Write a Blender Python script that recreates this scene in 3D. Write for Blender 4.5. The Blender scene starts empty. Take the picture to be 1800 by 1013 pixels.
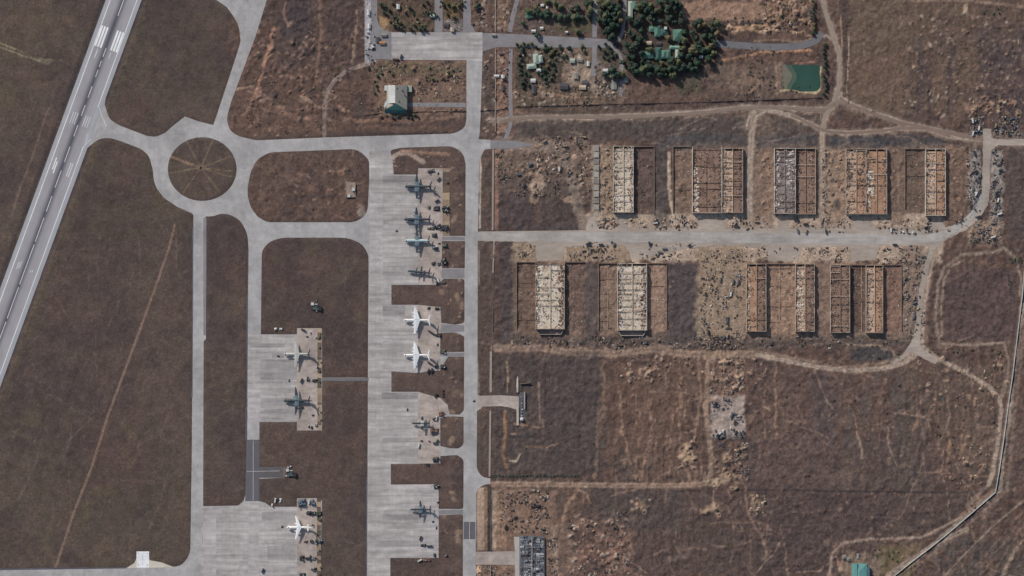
import bpy, math, random
import numpy as np
from mathutils import Vector, Matrix
from mathutils.geometry import tessellate_polygon

# ------------------------------------------------------------------ camera, light, exposure
sc = bpy.context.scene
COL = sc.collection
CAM_H = 6000.0
cam_d = bpy.data.cameras.new('camera'); cam = bpy.data.objects.new('camera', cam_d); COL.objects.link(cam)
cam.location = (0, 0, CAM_H); cam.rotation_euler = (0, 0, 0)
cam_d.sensor_width = 36.0; cam_d.lens = 36.0 * CAM_H / 1800.0
cam_d.clip_start = 100.0; cam_d.clip_end = 30000.0
sc.camera = cam

SUN_EL = math.radians(30.0)
SD = Vector((0.62, -0.785)).normalized()          # shadows fall this way on the ground
world = bpy.data.worlds.new('World'); sc.world = world; world.use_nodes = True
wn = world.node_tree.nodes; wl = world.node_tree.links
bg = wn.get('Background') or wn.new('ShaderNodeBackground')
sky = wn.new('ShaderNodeTexSky'); sky.sky_type = 'NISHITA'; sky.sun_disc = False
sky.sun_elevation = SUN_EL
sky.sun_rotation = math.atan2(-SD.x, -SD.y)
sky.air_density = 1.2; sky.dust_density = 1.5
wl.new(sky.outputs['Color'], bg.inputs['Color']); bg.inputs['Strength'].default_value = 0.088
sun_d = bpy.data.lights.new('sun', 'SUN'); sun = bpy.data.objects.new('sun', sun_d); COL.objects.link(sun)
sun_d.energy = 3.6; sun_d.angle = math.radians(0.5); sun_d.color = (1.0, 0.945, 0.87)
sun.rotation_euler = Vector((SD.x * math.cos(SUN_EL), SD.y * math.cos(SUN_EL), -math.sin(SUN_EL))).to_track_quat('-Z', 'Y').to_euler()
sun.location = (-3000, 4000, 3500)
sc.view_settings.view_transform = 'Standard'; sc.view_settings.look = 'None'
sc.view_settings.gamma = 1.0; sc.view_settings.use_curve_mapping = False
sc.view_settings.exposure = 0.06

# ------------------------------------------------------------------ helpers
RND = random.Random(11)
def P(px, py, z=0.0): return (px - 900.0, 506.5 - py, z)
KA = 1.2
def s2l(v):
    v = v / 255.0
    return v / 12.92 if v <= 0.04045 else ((v + 0.055) / 1.055) ** 2.4
def S(r, g, b): return tuple(min(0.82, KA * s2l(c)) for c in (r, g, b))

def link(o, parent=None):
    COL.objects.link(o)
    if parent is not None: o.parent = parent
    return o
def tag(o, label=None, cat=None, group=None, kind=None):
    if label: o['label'] = label
    if cat: o['category'] = cat
    if group: o['group'] = group
    if kind: o['kind'] = kind
    return o
def empty(name, px, py, label, cat, group=None, rot=0.0, z=0.0):
    o = bpy.data.objects.new(name, None); o.empty_display_size = 2
    link(o); o.location = P(px, py, z); o.rotation_euler = (0, 0, rot)
    return tag(o, label, cat, group)

MATS = {}
def N(nt, t, **kw):
    n = nt.nodes.new(t)
    for k, v in kw.items(): setattr(n, k, v)
    return n
def mat(key, col, amt=0.22, scale=0.35, rough=0.85, bump=0.0, spec=0.25, metallic=0.0, scale2=0.06, amt2=0.12, stretch=(1, 1, 1), attr=None, coords='world'):
    """procedural surface: base colour broken up by two scales of noise"""
    if key in MATS: return MATS[key]
    m = bpy.data.materials.new(key); m.use_nodes = True; nt = m.node_tree
    b = nt.nodes['Principled BSDF']; L = nt.links.new
    if coords == 'world':
        g = N(nt, 'ShaderNodeNewGeometry'); co = g.outputs['Position']
    else:
        g = N(nt, 'ShaderNodeTexCoord'); co = g.outputs['Object']
    mp = N(nt, 'ShaderNodeMapping'); mp.inputs['Scale'].default_value = stretch; L(co, mp.inputs[0])
    n1 = N(nt, 'ShaderNodeTexNoise'); n1.inputs['Scale'].default_value = scale; n1.inputs['Detail'].default_value = 4; n1.inputs['Roughness'].default_value = 0.65
    n2 = N(nt, 'ShaderNodeTexNoise'); n2.inputs['Scale'].default_value = scale2; n2.inputs['Detail'].default_value = 5; n2.inputs['Roughness'].default_value = 0.6
    L(mp.outputs[0], n1.inputs[0]); L(mp.outputs[0], n2.inputs[0])
    r1 = N(nt, 'ShaderNodeMapRange'); r1.inputs[1].default_value = 0.3; r1.inputs[2].default_value = 0.7
    r1.inputs[3].default_value = 1 - amt; r1.inputs[4].default_value = 1 + amt
    r2 = N(nt, 'ShaderNodeMapRange'); r2.inputs[1].default_value = 0.3; r2.inputs[2].default_value = 0.7
    r2.inputs[3].default_value = 1 - amt2; r2.inputs[4].default_value = 1 + amt2
    L(n1.outputs[0], r1.inputs[0]); L(n2.outputs[0], r2.inputs[0])
    mu = N(nt, 'ShaderNodeMath', operation='MULTIPLY'); L(r1.outputs[0], mu.inputs[0]); L(r2.outputs[0], mu.inputs[1])
    vm = N(nt, 'ShaderNodeVectorMath', operation='SCALE')
    if attr:
        at = N(nt, 'ShaderNodeAttribute', attribute_name=attr); L(at.outputs['Color'], vm.inputs[0])
    else:
        vm.inputs[0].default_value = col
    L(mu.outputs[0], vm.inputs['Scale']); L(vm.outputs[0], b.inputs['Base Color'])
    b.inputs['Roughness'].default_value = rough; b.inputs['Metallic'].default_value = metallic
    b.inputs['Specular IOR Level'].default_value = spec
    if bump:
        bp = N(nt, 'ShaderNodeBump'); bp.inputs['Strength'].default_value = 1.0; bp.inputs['Distance'].default_value = bump
        L(n1.outputs[0], bp.inputs['Height']); L(bp.outputs[0], b.inputs['Normal'])
    MATS[key] = m
    return m

def slab_mat(key, col, streak=(1, 1), joint=7.5, jd=0.10, samt=0.16, blot=0.10, warm=0.0):
    """concrete slabs: joints, long tyre and run-off streaks, blotches of repair"""
    m = bpy.data.materials.new(key); m.use_nodes = True; nt = m.node_tree
    b = nt.nodes['Principled BSDF']; L = nt.links.new
    g = N(nt, 'ShaderNodeNewGeometry'); co = g.outputs['Position']
    def noise(sx, sy, sc_, det=4, lo=0.3, hi=0.7, a=0.1, ro=0.6):
        mp = N(nt, 'ShaderNodeMapping'); mp.inputs['Scale'].default_value = (sx, sy, 1); L(co, mp.inputs[0])
        n = N(nt, 'ShaderNodeTexNoise'); n.inputs['Scale'].default_value = sc_; n.inputs['Detail'].default_value = det; n.inputs['Roughness'].default_value = ro
        L(mp.outputs[0], n.inputs[0])
        r = N(nt, 'ShaderNodeMapRange'); r.inputs[1].default_value = lo; r.inputs[2].default_value = hi
        r.inputs[3].default_value = 1 - a; r.inputs[4].default_value = 1 + a; L(n.outputs[0], r.inputs[0]); return r.outputs[0]
    f = [noise(streak[0], streak[1], 0.14, a=samt*1.5, lo=.35, hi=.65), noise(streak[0]*.6, streak[1]*.35, 0.10, a=samt, lo=.35, hi=.65), noise(1, 1, 0.016, a=blot*1.2, det=6, lo=.35, hi=.65), noise(1, 1, 0.09, a=0.07, lo=.35, hi=.65), noise(1, 1, 0.6, a=0.09, ro=0.75), noise(1, .8, 0.11, a=-0.07, lo=.58, hi=.68, det=5), noise(.25, 1, 0.3, a=-0.04, lo=.56, hi=.66)]
    br = N(nt, 'ShaderNodeTexBrick'); br.offset = 0.0; br.inputs['Scale'].default_value = 1.0
    br.inputs['Brick Width'].default_value = joint; br.inputs['Row Height'].default_value = joint
    br.inputs['Mortar Size'].default_value = 0.28; br.inputs['Mortar Smooth'].default_value = 0.6; br.inputs['Bias'].default_value = 0.0
    br.inputs['Color1'].default_value = (1, 1, 1, 1); br.inputs['Color2'].default_value = (1 - jd * 0.9,) * 3 + (1,)
    br.inputs['Mortar'].default_value = (1 - jd * 1.6,) * 3 + (1,)
    L(co, br.inputs['Vector'])
    sp = N(nt, 'ShaderNodeSeparateColor'); L(br.outputs['Color'], sp.inputs[0]); f.append(sp.outputs[0])
    cur = f[0]
    for x in f[1:]:
        mu = N(nt, 'ShaderNodeMath', operation='MULTIPLY'); L(cur, mu.inputs[0]); L(x, mu.inputs[1]); cur = mu.outputs[0]
    vm = N(nt, 'ShaderNodeVectorMath', operation='SCALE'); vm.inputs[0].default_value = col; L(cur, vm.inputs['Scale'])
    L(vm.outputs[0], b.inputs['Base Color']); b.inputs['Roughness'].default_value = 0.9; b.inputs['Specular IOR Level'].default_value = 0.2
    MATS[key] = m
    return m

def mesh_obj(name, verts, faces, m, parent=None, smooth=False, colors=None):
    me = bpy.data.meshes.new(name); me.from_pydata([tuple(v) for v in verts], [], faces)
    ms = m if isinstance(m, (list, tuple)) else [m]
    for x in ms: me.materials.append(x)
    if colors is not None:
        ca = me.color_attributes.new('col', 'FLOAT_COLOR', 'POINT')
        arr = np.ones((len(verts), 4), dtype=np.float32); arr[:, :3] = np.array(colors, dtype=np.float32)
        ca.data.foreach_set('color', arr.ravel())
    if smooth:
        for p in me.polygons: p.use_smooth = True
    me.update()
    o = bpy.data.objects.new(name, me)
    return link(o, parent)

class MB:
    """collects simple solids and links them as one mesh"""
    def __init__(s): s.v = []; s.f = []; s.c = []
    def add(s, vs, fs, col=None):
        n = len(s.v); s.v += [tuple(v) for v in vs]; s.f += [tuple(i + n for i in f) for f in fs]
        s.c += [col or (0.3, 0.3, 0.3)] * len(vs)
    def box(s, x0, y0, z0, x1, y1, z1, col=None):
        s.add([(x0,y0,z0),(x1,y0,z0),(x1,y1,z0),(x0,y1,z0),(x0,y0,z1),(x1,y0,z1),(x1,y1,z1),(x0,y1,z1)],
              [(0,3,2,1),(4,5,6,7),(0,1,5,4),(1,2,6,5),(2,3,7,6),(3,0,4,7)], col)
    def bar(s, a, b, w, h, col=None):
        a = Vector(a); b = Vector(b); d = (b - a)
        if d.length < 1e-6: return
        d.normalize(); up = Vector((0, 0, 1))
        if abs(d.z) > 0.95: up = Vector((1, 0, 0))
        si = d.cross(up).normalized() * (w / 2); u2 = si.cross(d).normalized() * (h / 2)
        vs = [a - si - u2, a + si - u2, a + si + u2, a - si + u2, b - si - u2, b + si - u2, b + si + u2, b - si + u2]
        s.add(vs, [(0,3,2,1),(4,5,6,7),(0,1,5,4),(1,2,6,5),(2,3,7,6),(3,0,4,7)], col)
    def tube(s, pts, rads, n=10, axis='x', col=None, squash=1.0):
        """loft of rings along a list of centres"""
        vs = []; fs = []
        for (c, r) in zip(pts, rads):
            for k in range(n):
                a = 2 * math.pi * k / n
                if axis == 'x': vs.append((c[0], c[1] + r * math.cos(a), c[2] + r * squash * math.sin(a)))
                elif axis == 'z': vs.append((c[0] + r * math.cos(a), c[1] + r * math.sin(a), c[2]))
                else: vs.append((c[0] + r * math.cos(a), c[1], c[2] + r * squash * math.sin(a)))
        for i in range(len(pts) - 1):
            for k in range(n):
                k2 = (k + 1) % n
                fs.append((i*n+k, i*n+k2, (i+1)*n+k2, (i+1)*n+k))
        fs.append(tuple(range(n))[::-1]); fs.append(tuple((len(pts)-1)*n + k for k in range(n)))
        s.add(vs, fs, col)
    def build(s, name, m, parent=None, smooth=False, colors=False):
        return mesh_obj(name, s.v, s.f, m, parent, smooth, s.c if colors else None)

def fillet(pts, seg=7):
    """pts of (x, y[, r]) in photo metres -> polygon with rounded corners"""
    out = []; n = len(pts)
    for i, p in enumerate(pts):
        r = p[2] if len(p) > 2 else 0
        c = Vector(p[:2])
        if not r: out.append((c.x, c.y)); continue
        a = Vector(pts[i-1][:2]) - c; b = Vector(pts[(i+1) % n][:2]) - c
        d = min(r, a.length * 0.49, b.length * 0.49); a.normalize(); b.normalize()
        p0 = c + a * d; p2 = c + b * d
        for k in range(seg + 1):
            t = k / seg; q = p0 * (1-t)**2 + c * 2*t*(1-t) + p2 * t*t
            out.append((q.x, q.y))
    return out
def sheet(name, pts, m, z, holes=(), parent=None, label=None, kind='structure', rnd=True):
    outer = fillet(pts) if rnd else [p[:2] for p in pts]
    loops = [[Vector(P(x, y, z)) for x, y in outer]] + [[Vector(P(x, y, z)) for x, y in fillet(h)] for h in holes]
    tris = tessellate_polygon(loops)
    vs = [v for l in loops for v in l]
    fs = []
    for t in tris:
        a, b, c = (vs[i] for i in t)
        fs.append(t if (b - a).cross(c - a).z > 0 else t[::-1])
    o = mesh_obj(name, vs, fs, m, parent)
    if kind: o['kind'] = kind
    if label: o['label'] = label
    return o
def ribbon_pts(pts, w, jit=0.0, step=9.0, seed=0, taper=False):
    r = random.Random(seed); q = []
    pts = [Vector(p) for p in pts]
    # Catmull-Rom resample
    ext = [pts[0] * 2 - pts[1]] + pts + [pts[-1] * 2 - pts[-2]]
    for i in range(1, len(ext) - 2):
        p0, p1, p2, p3 = ext[i-1], ext[i], ext[i+1], ext[i+2]
        n = max(1, int((p2 - p1).length / step))
        for k in range(n):
            t = k / n
            q.append(0.5 * ((2*p1) + (p2-p0)*t + (2*p0-5*p1+4*p2-p3)*t*t + (-p0+3*p1-3*p2+p3)*t**3))
    q.append(pts[-1])
    L_, R_ = [], []
    for i, c in enumerate(q):
        d = (q[min(i+1, len(q)-1)] - q[max(i-1, 0)]).normalized(); n_ = Vector((-d.y, d.x))
        L_.append(c + n_ * (w/2 + r.uniform(-jit, jit))); R_.append(c - n_ * (w/2 + r.uniform(-jit, jit)))
    return q, L_, R_
def ribbon(name, pts, w, m, z, jit=0.0, seed=0, step=9.0, parent=None, label=None):
    q, L_, R_ = ribbon_pts(pts, w, jit, step, seed)
    vs = [P(p.x, p.y, z) for p in L_] + [P(p.x, p.y, z) for p in R_]; n = len(q); fs = []
    for i in range(n - 1):
        f = (i, i+1, n+i+1, n+i); a, b, c = Vector(vs[f[0]]), Vector(vs[f[1]]), Vector(vs[f[2]])
        fs.append(f if (b-a).cross(c-a).z > 0 else f[::-1])
    o = mesh_obj(name, vs, fs, m, parent); o['kind'] = 'structure'
    if label: o['label'] = label
    return o

# ------------------------------------------------------------------ pavement outlines (photo metres: x right, y down)
def rwx(y, off): return 217.5 - 0.366 * y + off
ISL_A = [(262,-35),(186,172),(184,184),(188,197),(193,210,8),(208,220,8),(258,239),(274,241,6),(290,234),(306,220),(325,205),(350,214),(375,220),(381,203),(420,84,16),(423,72),(420,46,14),(410,28,10),(398,12),(380,0),(350,-14),(300,-32)]
ISL_B = [(452,280,10),(474,268,8),(628,262,14),(649,281,16),(650,300),(646,376,12),(626,391,14),(468,391,14),(452,380),(440,364,10),(434,338,14),(440,304,8)]
CIRC = [(355.5 + 60.5 * math.cos(a), 297.5 + 56 * math.sin(a)) for a in [2*math.pi*k/48 for k in range(48)]]
ISL_C = [(152,262),(172,245,10),(192,242,10),(214,249),(248,262,6),(262,274,8),(269,300,10),(270,318,8),(276,332),(288,348),(312,364),(337,375),(340,378),(339,560),(337,810),(334.5,975,18),(318,996,12),(224,998.5),(0,1001),(-104,1003),(-108,980)]
ISL_D = [(361,381),(376,380),(388,376),(404,377,10),(422,387,12),(435,410,12),(437,440),(435.5,560),(433.5,770),(432,868),(428,881),(419,889,4),(357,890),(358,600),(362,596)]
ISL_E = [(460,452),(461,440,10),(472,426,10),(494,418,12),(612,418,14),(638,430,12),(647.5,448,12),(648,460),(647,600),(646,840),(645,1060),(562,1060),(566,880),(556,876),(524,876),(522,891),(476,891),(466,884),(456,881),(456,842),(500,840),(500,821),(456,821),(456,742),(522,742),(522,757),(566,757),(566,670),(641,670),(641,664),(566,664),(566,577),(522,577),(522,588),(458.5,588)]
ISL_F1 = [(692,307),(690,278,6),(686,272),(687,264,4),(705,260),(796,257,12),(815,270,12),(818.5,290),(818,415),(790,415),(790,300),(735,300),(735,307)]
ISL_F2 = [(777,424),(817.5,424),(817,472),(777,472)]
ISL_F3 = [(688,501),(770,501),(780,490),(816.5,490,6),(816.5,568,6),(800,571),(776,568),(774,540),(735,536),(688,536)]
ISL_F4 = [(774,586),(802,584,8),(816,592),(816,619),(774,619)]
ISL_F5 = [(788,627),(816,627),(815.5,722,4),(808,729),(790,729),(787,712),(774,700),(735,689),(688,689),(688,653),(735,656),(775,648),(780,640)]
ISL_F6 = [(774,735),(788,732),(815,733),(815,782,6),(806,789,5),(790,788),(774,784)]
ISL_F7 = [(774,802),(804,800,5),(815,808,5),(814.5,895,5),(771,895),(771,852),(687,852),(687,816),(735,816),(760,812)]
ISL_F8 = [(771,906),(814,904,5),(813.5,1060),(686,1060),(686,981),(760,981),(771,981)]
OUTER = [(rwx(-60,20),-60),(487,-60),(469,0),(450,62),(406,180),(398,210,10),(405,231,10),(420,240,8),(450,247,6),(570,242),(600,241),(800,235,10),(818,224,14),(820,207),(820,104),(848,104),(845,200),(843,236),(841,245),
         (862,246),(862,262),(852,262,6),(842.5,282,10),(840,407),(843,408),(843,423),(839.8,424),(839.3,690),(840,696),(838.5,716),(838,826,8),(848,839,8),(862,841),(862,851),(850,852,6),(837,862,10),(836.5,955),(836,1080),(rwx(1080,20),1080)]
# ------------------------------------------------------------------ terrain: one relief sheet, 2 m grid, soil colours per vertex
STEP = 2.0
gx = np.arange(-1040, 1040 + 1, STEP); gy = np.arange(-640, 640 + 1, STEP)
NX, NY = len(gx), len(gy)
PX = np.broadcast_to(gx[None, :] + 900.0, (NY, NX)).astype(np.float32)
PY = np.broadcast_to(506.5 - gy[:, None], (NY, NX)).astype(np.float32)
rng = np.random.default_rng(5)
def vnoise(sx, sy, seed):
    """smooth value noise with cells of sx by sy metres"""
    r = np.random.default_rng(seed)
    nx = int(2100 / sx) + 4; ny = int(1300 / sy) + 4
    g = r.random((ny, nx)).astype(np.float32)
    u = (gx + 1040) / sx; v = (gy + 640) / sy
    iu = u.astype(int); iv = v.astype(int); fu = (u - iu).astype(np.float32); fv = (v - iv).astype(np.float32)
    fu = fu * fu * (3 - 2 * fu); fv = fv * fv * (3 - 2 * fv)
    a = g[iv][:, iu]; b = g[iv][:, iu + 1]; c = g[iv + 1][:, iu]; d = g[iv + 1][:, iu + 1]
    return (a * (1 - fu) + b * fu) * (1 - fv)[:, None] + (c * (1 - fu) + d * fu) * fv[:, None] - 0.5
def fbm(s, seed, oct=4, ax=1.0, ay=1.0, gain=0.55):
    t = 0; a = 1.0; tot = 0
    for k in range(oct):
        if min(s * ax, s * ay) / 2**k < 2.0 and k: break
        t = t + a * vnoise(max(2.0, s * ax / 2**k), max(2.0, s * ay / 2**k), seed + k * 17); tot += a; a *= gain
    return t / tot * 2
NA, NB, NC = fbm(60, 1), fbm(22, 2), fbm(9, 3, 3)
ND = fbm(5, 4, 2); WV = fbm(16, 71, 4)
def box(x0, y0, x1, y1, m=30):
    i0 = max(0, int((x0 - m - 900 + 1040) / STEP)); i1 = min(NX, int((x1 + m - 900 + 1040) / STEP) + 1)
    j0 = max(0, int((506.5 - y1 - m + 640) / STEP)); j1 = min(NY, int((506.5 - y0 + m + 640) / STEP) + 1)
    return slice(j0, max(j1, j0)), slice(i0, max(i1, i0))
def sst(x): x = np.clip(x, 0, 1); return x * x * (3 - 2 * x)
def polymask(pts, sl=None):
    pts = np.array([p[:2] for p in pts]); x0, y0 = pts.min(0); x1, y1 = pts.max(0)
    s = box(x0, y0, x1, y1, 2); X = PX[s]; Y = PY[s]; ins = np.zeros(X.shape, bool); n = len(pts)
    for i in range(n):
        ax, ay = pts[i]; bx, by = pts[(i+1) % n]
        if ay == by: continue
        c = ((Y > min(ay, by)) & (Y <= max(ay, by)))
        ins ^= c & (X < (bx - ax) * (Y - ay) / (by - ay) + ax)
    full = np.zeros((NY, NX), bool); full[s] = ins; return full
def blur(a, n):
    for _ in range(n):
        a = (a + np.roll(a, 1, 0) + np.roll(a, -1, 0)) / 3; a = (a + np.roll(a, 1, 1) + np.roll(a, -1, 1)) / 3
    return a
Cg = np.zeros((NY, NX, 3), np.float32); Hg = np.zeros((NY, NX), np.float32)
def mixc(s, col, m):
    if col[0] > 0.17: col = tuple(c * 1.16 for c in col); m = np.clip(m * 1.12, 0, 1)
    Cg[s] = Cg[s] * (1 - m[..., None]) + np.array(col, np.float32) * m[..., None]

# --- base: dry grass and red-brown soil
g_ = np.array(S(87, 71, 66)); g2_ = np.array(S(92, 73, 66)); g3_ = np.array(S(79, 67, 64)); g4_ = np.array(S(85, 74, 66))
t = sst(0.5 + 1.3 * NA + 0.5 * NB)[..., None]; Cg[:] = g_ * (1 - t) + g3_ * t
t = sst(1.5 * (fbm(110, 9) - 0.05))[..., None] * 0.7; Cg[:] = Cg * (1 - t) + g4_ * t
WID = fbm(150, 12, 5); mow = vnoise(6, 6, 77); U_ = (PX + PY * .366) * .94
ML = np.interp((U_ % 400).ravel(), np.arange(0, 401, 4.0), np.random.default_rng(8).random(101)).reshape(U_.shape).astype(np.float32) - .5
t = sst(.5 + 1.6 * WID)[..., None]; Cg[:] = Cg * (1 - t * .5) + np.array(S(92, 80, 72)) * t * .5
t = sst(.2 - 1.8 * fbm(80, 13, 5))[..., None]; Cg[:] = Cg * (1 - t * .6) + np.array(S(68, 59, 60)) * t * .6
Cg *= (1 + .10 * ML * (PX < 640))[..., None]
east = sst((PX - 846) / 6.0); north = sst((235 - PY) / 12.0) * sst((PX - 398) / 14.0)
rough = np.clip(np.maximum(east, north) + polymask(ISL_B) * 0.7, 0, 1)
t = (rough * sst(0.75 + 1.3 * NB + 0.9 * NA))[..., None]; Cg[:] = Cg * (1 - t) + g2_ * t
# eroded streaks: long in y over the eastern plots
STR = fbm(70, 31, 5, 0.16, 1.0, 0.6)
# scraped and gullied ground: thin bright ridges beside dark hollows
def ridge(f, k=5.0): return np.clip(1 - np.abs(f) * k, 0, 1) ** 1.5
RG1 = ridge(fbm(26, 201, 4)); RG2 = ridge(fbm(14, 211, 3)); RGN = ridge(fbm(46, 221, 4, .28, 1.5), 4.5); RGD = ridge(fbm(24, 231, 3) + .25 * fbm(60, 232, 2), 5)
AREA = sst(.5 + 2.2 * fbm(90, 240, 3)); AREA2 = sst(.5 + 2.2 * fbm(70, 250, 3))
rr_ = rough * (0.35 + .65 * AREA)
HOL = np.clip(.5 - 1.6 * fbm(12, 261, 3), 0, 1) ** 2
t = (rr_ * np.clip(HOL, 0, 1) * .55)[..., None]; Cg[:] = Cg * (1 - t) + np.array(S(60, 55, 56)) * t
for R_, c_, a_ in ((RG1 * AREA, S(118, 98, 88), .34), (RG2 * AREA2, S(110, 90, 82), .28), (RGN * (1 - AREA) * east, S(120, 99, 88), .42)):
    t = (rough * R_ * a_)[..., None]; Cg[:] = Cg * (1 - t) + np.array(c_) * t
t = ((1 - rough) * (RG2 * .16 + RG1 * .10))[..., None]; Cg[:] = Cg * (1 - t) + np.array(S(108, 94, 86)) * t
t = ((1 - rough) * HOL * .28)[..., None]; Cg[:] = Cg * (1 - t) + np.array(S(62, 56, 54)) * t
Hg += rough * (.7 * RG1 * AREA + .5 * RG2 * AREA2 + .8 * RGN * (1 - AREA) * east - .8 * HOL)
def patch(x0, y0, x1, y1, col, a=0.6, soft=12, nz=1.0, noise=None, thr=0.0):
    s = box(x0, y0, x1, y1, soft + 12); X = PX[s]; Y = PY[s]
    d = np.minimum(np.minimum(X - x0, x1 - X), np.minimum(Y - y0, y1 - Y))
    m = sst(d / soft + 0.5 + nz * (NC[s] + NB[s]) * min(1.0, 8 / soft))
    if noise is not None: m = m * sst((noise[s] - thr) * 3 + 0.5)
    mixc(s, col, m * a)
def blob(cx, cy, rx, ry, col, a=0.6, soft=0.5, nz=0.7, h=0.0, ang=0.0):
    R_ = max(rx, ry) * 1.7; s = box(cx - R_, cy - R_, cx + R_, cy + R_, 4); X = PX[s] - cx; Y = PY[s] - cy
    c_, s_ = math.cos(ang), math.sin(ang); U = (X * c_ + Y * s_) / rx; V = (-X * s_ + Y * c_) / ry
    d = 1 - np.sqrt(U * U + V * V) + nz * (NC[s] * 0.6 + WV[s] * 0.5)
    m = sst(d / soft); mixc(s, col, m * a)
    if h: Hg[s] += h * m
def track(pts, w, col, a=0.7, soft=2.0, nz=0.6, h=0.0, rut=None, wob=0.0):
    p = np.array(pts, float); x0, y0 = p.min(0); x1, y1 = p.max(0); s = box(x0, y0, x1, y1, w + 14); X = PX[s]; Y = PY[s]
    if wob: X = X + WV[s] * wob; Y = Y + NB[s] * wob
    D = np.full(X.shape, 1e9, np.float32)
    for i in range(len(p) - 1):
        ax, ay = p[i]; bx, by = p[i+1]; L2 = (bx-ax)**2 + (by-ay)**2 + 1e-6
        tt = np.clip(((X-ax)*(bx-ax) + (Y-ay)*(by-ay)) / L2, 0, 1)
        D = np.minimum(D, np.hypot(X - ax - tt*(bx-ax), Y - ay - tt*(by-ay)))
    m = sst((w/2 - D) / soft + 0.5 + nz * (NC[s] + ND[s] * 0.5))
    mixc(s, col, m * a)
    if h: Hg[s] += h * sst((w/2 - D) / (w/2 + 2) + 0.3) * (0.7 + NC[s])
    if rut is not None:
        r = sst(1.2 - np.abs(D - w * 0.27) / 1.4); mixc(s, rut, r * a * 0.8)
TAN = S(150, 132, 117); TAN2 = S(138, 116, 100); RED = S(100, 80, 71); RED2 = S(128, 101, 86); DK = S(52, 50, 53); OLV = S(84, 80, 62)
PALE = S(160, 146, 132); GRY = S(128, 122, 120); DIRT = S(108, 90, 80)
s_all = (slice(0, NY), slice(0, NX))

for (x0,y0,x1,y1,c,a,sf) in [(953,632,1056,836,S(78,67,65),.75,8),(866,625,950,835,S(80,69,66),.55,8),(1372,655,1505,785,S(88,72,67),.6,14),(1310,770,1610,864,S(84,72,69),.75,12),(1340,868,1560,1010,S(78,67,65),.75,16),(1100,866,1340,1010,S(80,69,66),.6,18),(1565,690,1640,860,S(78,69,68),.5,18),(1560,868,1700,945,S(80,70,67),.6,14),(905,207,1315,245,S(82,71,68),.75,6),(1335,205,1440,255,S(92,78,72),.6,8),(1455,236,1660,262,S(76,70,71),.7,8),(1664,474,1786,598,S(84,70,68),.75,10),(872,312,935,400,S(76,66,65),.8,8),(950,312,1028,404,S(78,67,65),.75,8),(880,405,905,600,S(72,65,66),.6,6),(1176,464,1228,612,S(78,70,69),.75,8),(1100,130,1232,190,S(88,72,65),.6,8),(905,180,1440,204,S(86,74,68),.5,6),(1240,110,1376,180,S(98,82,74),.6,8),(1590,60,1800,205,S(82,72,71),.5,20),(1495,0,1600,205,S(104,87,76),.6,14)]:
    patch(x0,y0,x1,y1,c,a,sf,.8)
for _ in range(500):                                                  # mottle of scrub and scrapes everywhere east
    x,y=RND.uniform(870,1800),RND.uniform(0,1013); blob(x,y,RND.uniform(3,14),RND.uniform(2,9),RND.choice([DK,DK,RED,TAN2,S(96,84,74)]),RND.uniform(.12,.35),.7,1.2,0,RND.uniform(0,3))
# west fields: faint mottle, runway verge, old track lines
for (x0,y0,x1,y1,c,a) in [(0,0,70,180,OLV,.18),(60,20,140,90,OLV,.2),(200,0,400,200,OLV,.16),(150,280,330,420,OLV,.22),(0,830,330,1000,OLV,.2),(270,830,335,930,RED,.16),(460,430,640,560,RED,.10),(470,690,560,740,OLV,.15),(0,700,140,840,OLV,.15)]:
    patch(x0,y0,x1,y1,c,a,40,1.2,WV,-.1)
for off, c, a in [(-38, DK, .45), (39, S(98,84,76), .6), (47, OLV, .3), (34, DK, .3)]:
    track([(rwx(-60,off),-60),(rwx(1060,off),1060)], 7, c, a, 4, 1.0)
track([(307,396),(296,440),(275,500),(235,610),(190,730),(160,825),(130,900),(97,1000)], 3.6, S(108,88,78), .7, 2, .5, rut=S(122,102,91))
track([(0,76),(30,88),(60,102),(88,112)], 2.5, S(132,120,98), .8, 1.5, .4); track([(0,83),(40,98),(86,113)], 2.0, S(128,116,96), .7, 1.5, .4); track([(28,88),(88,113)], 2, DK, .8, 1.5, .3)
track([(70,105),(110,106)], 5, S(120,110,92), .5, 3, 1); blob(98,120,16,7,OLV,.4)
track([(96,120),(102,140),(84,200)], 3, S(104,88,78), .4, 2, 1); track([(85,190),(62,262),(36,330),(20,380)], 2.2, S(112,94,84), .5, 2, .8)
for k in range(9):                                                   # spokes of the round grass island
    a = [0.12,0.32,0.95,2.15,2.96,3.55,4.25,5.1,5.9][k]
    track([(353,295),(353+57*math.cos(a),295+53*math.sin(a))], 1.8, S(120,104,84), .55, 1.4, .4)
blob(353,295,2.6,2.6,S(30,30,32),1,.3,0)
track([(299,275),(318,283),(338,290)], 3.5, S(134,108,92), .6, 2, .6)
track([(443,287),(462,294),(458,335),(453,352)], 2.2, S(110,94,84), .5, 2, .6)
# red plot beside the north taxiway (x 400-640)
patch(490,-40,640,110,S(78,66,64),.75,14,.8); patch(495,-40,548,90,S(70,62,65),.7,10); patch(548,-40,575,110,S(92,76,68),.5,8)
for _ in range(260):
    x=RND.uniform(445,575); y=RND.uniform(70,200); blob(x,y,RND.uniform(2,8),RND.uniform(1,2.6),RND.choice([TAN2,S(124,104,92),DK,DK,S(60,54,55)]),RND.uniform(.4,.8),.5,1,RND.choice([.9,-.5,.5]),RND.choice([.6,.8,2.2,2.5,RND.uniform(0,3)]))
track([(436,160),(470,178),(520,206),(566,234)],3.5,S(132,106,90),.8,1.6,.6,.9); track([(440,180),(475,200),(540,222)],10,S(74,62,62),.6,3,1,-.6); track([(455,150),(500,172),(560,196)],8,S(72,62,63),.5,3,1,-.5)
patch(410,60,640,238,RED,.3,22,1.2,WV,-.25); patch(400,170,560,240,RED,.5,14)
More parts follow.
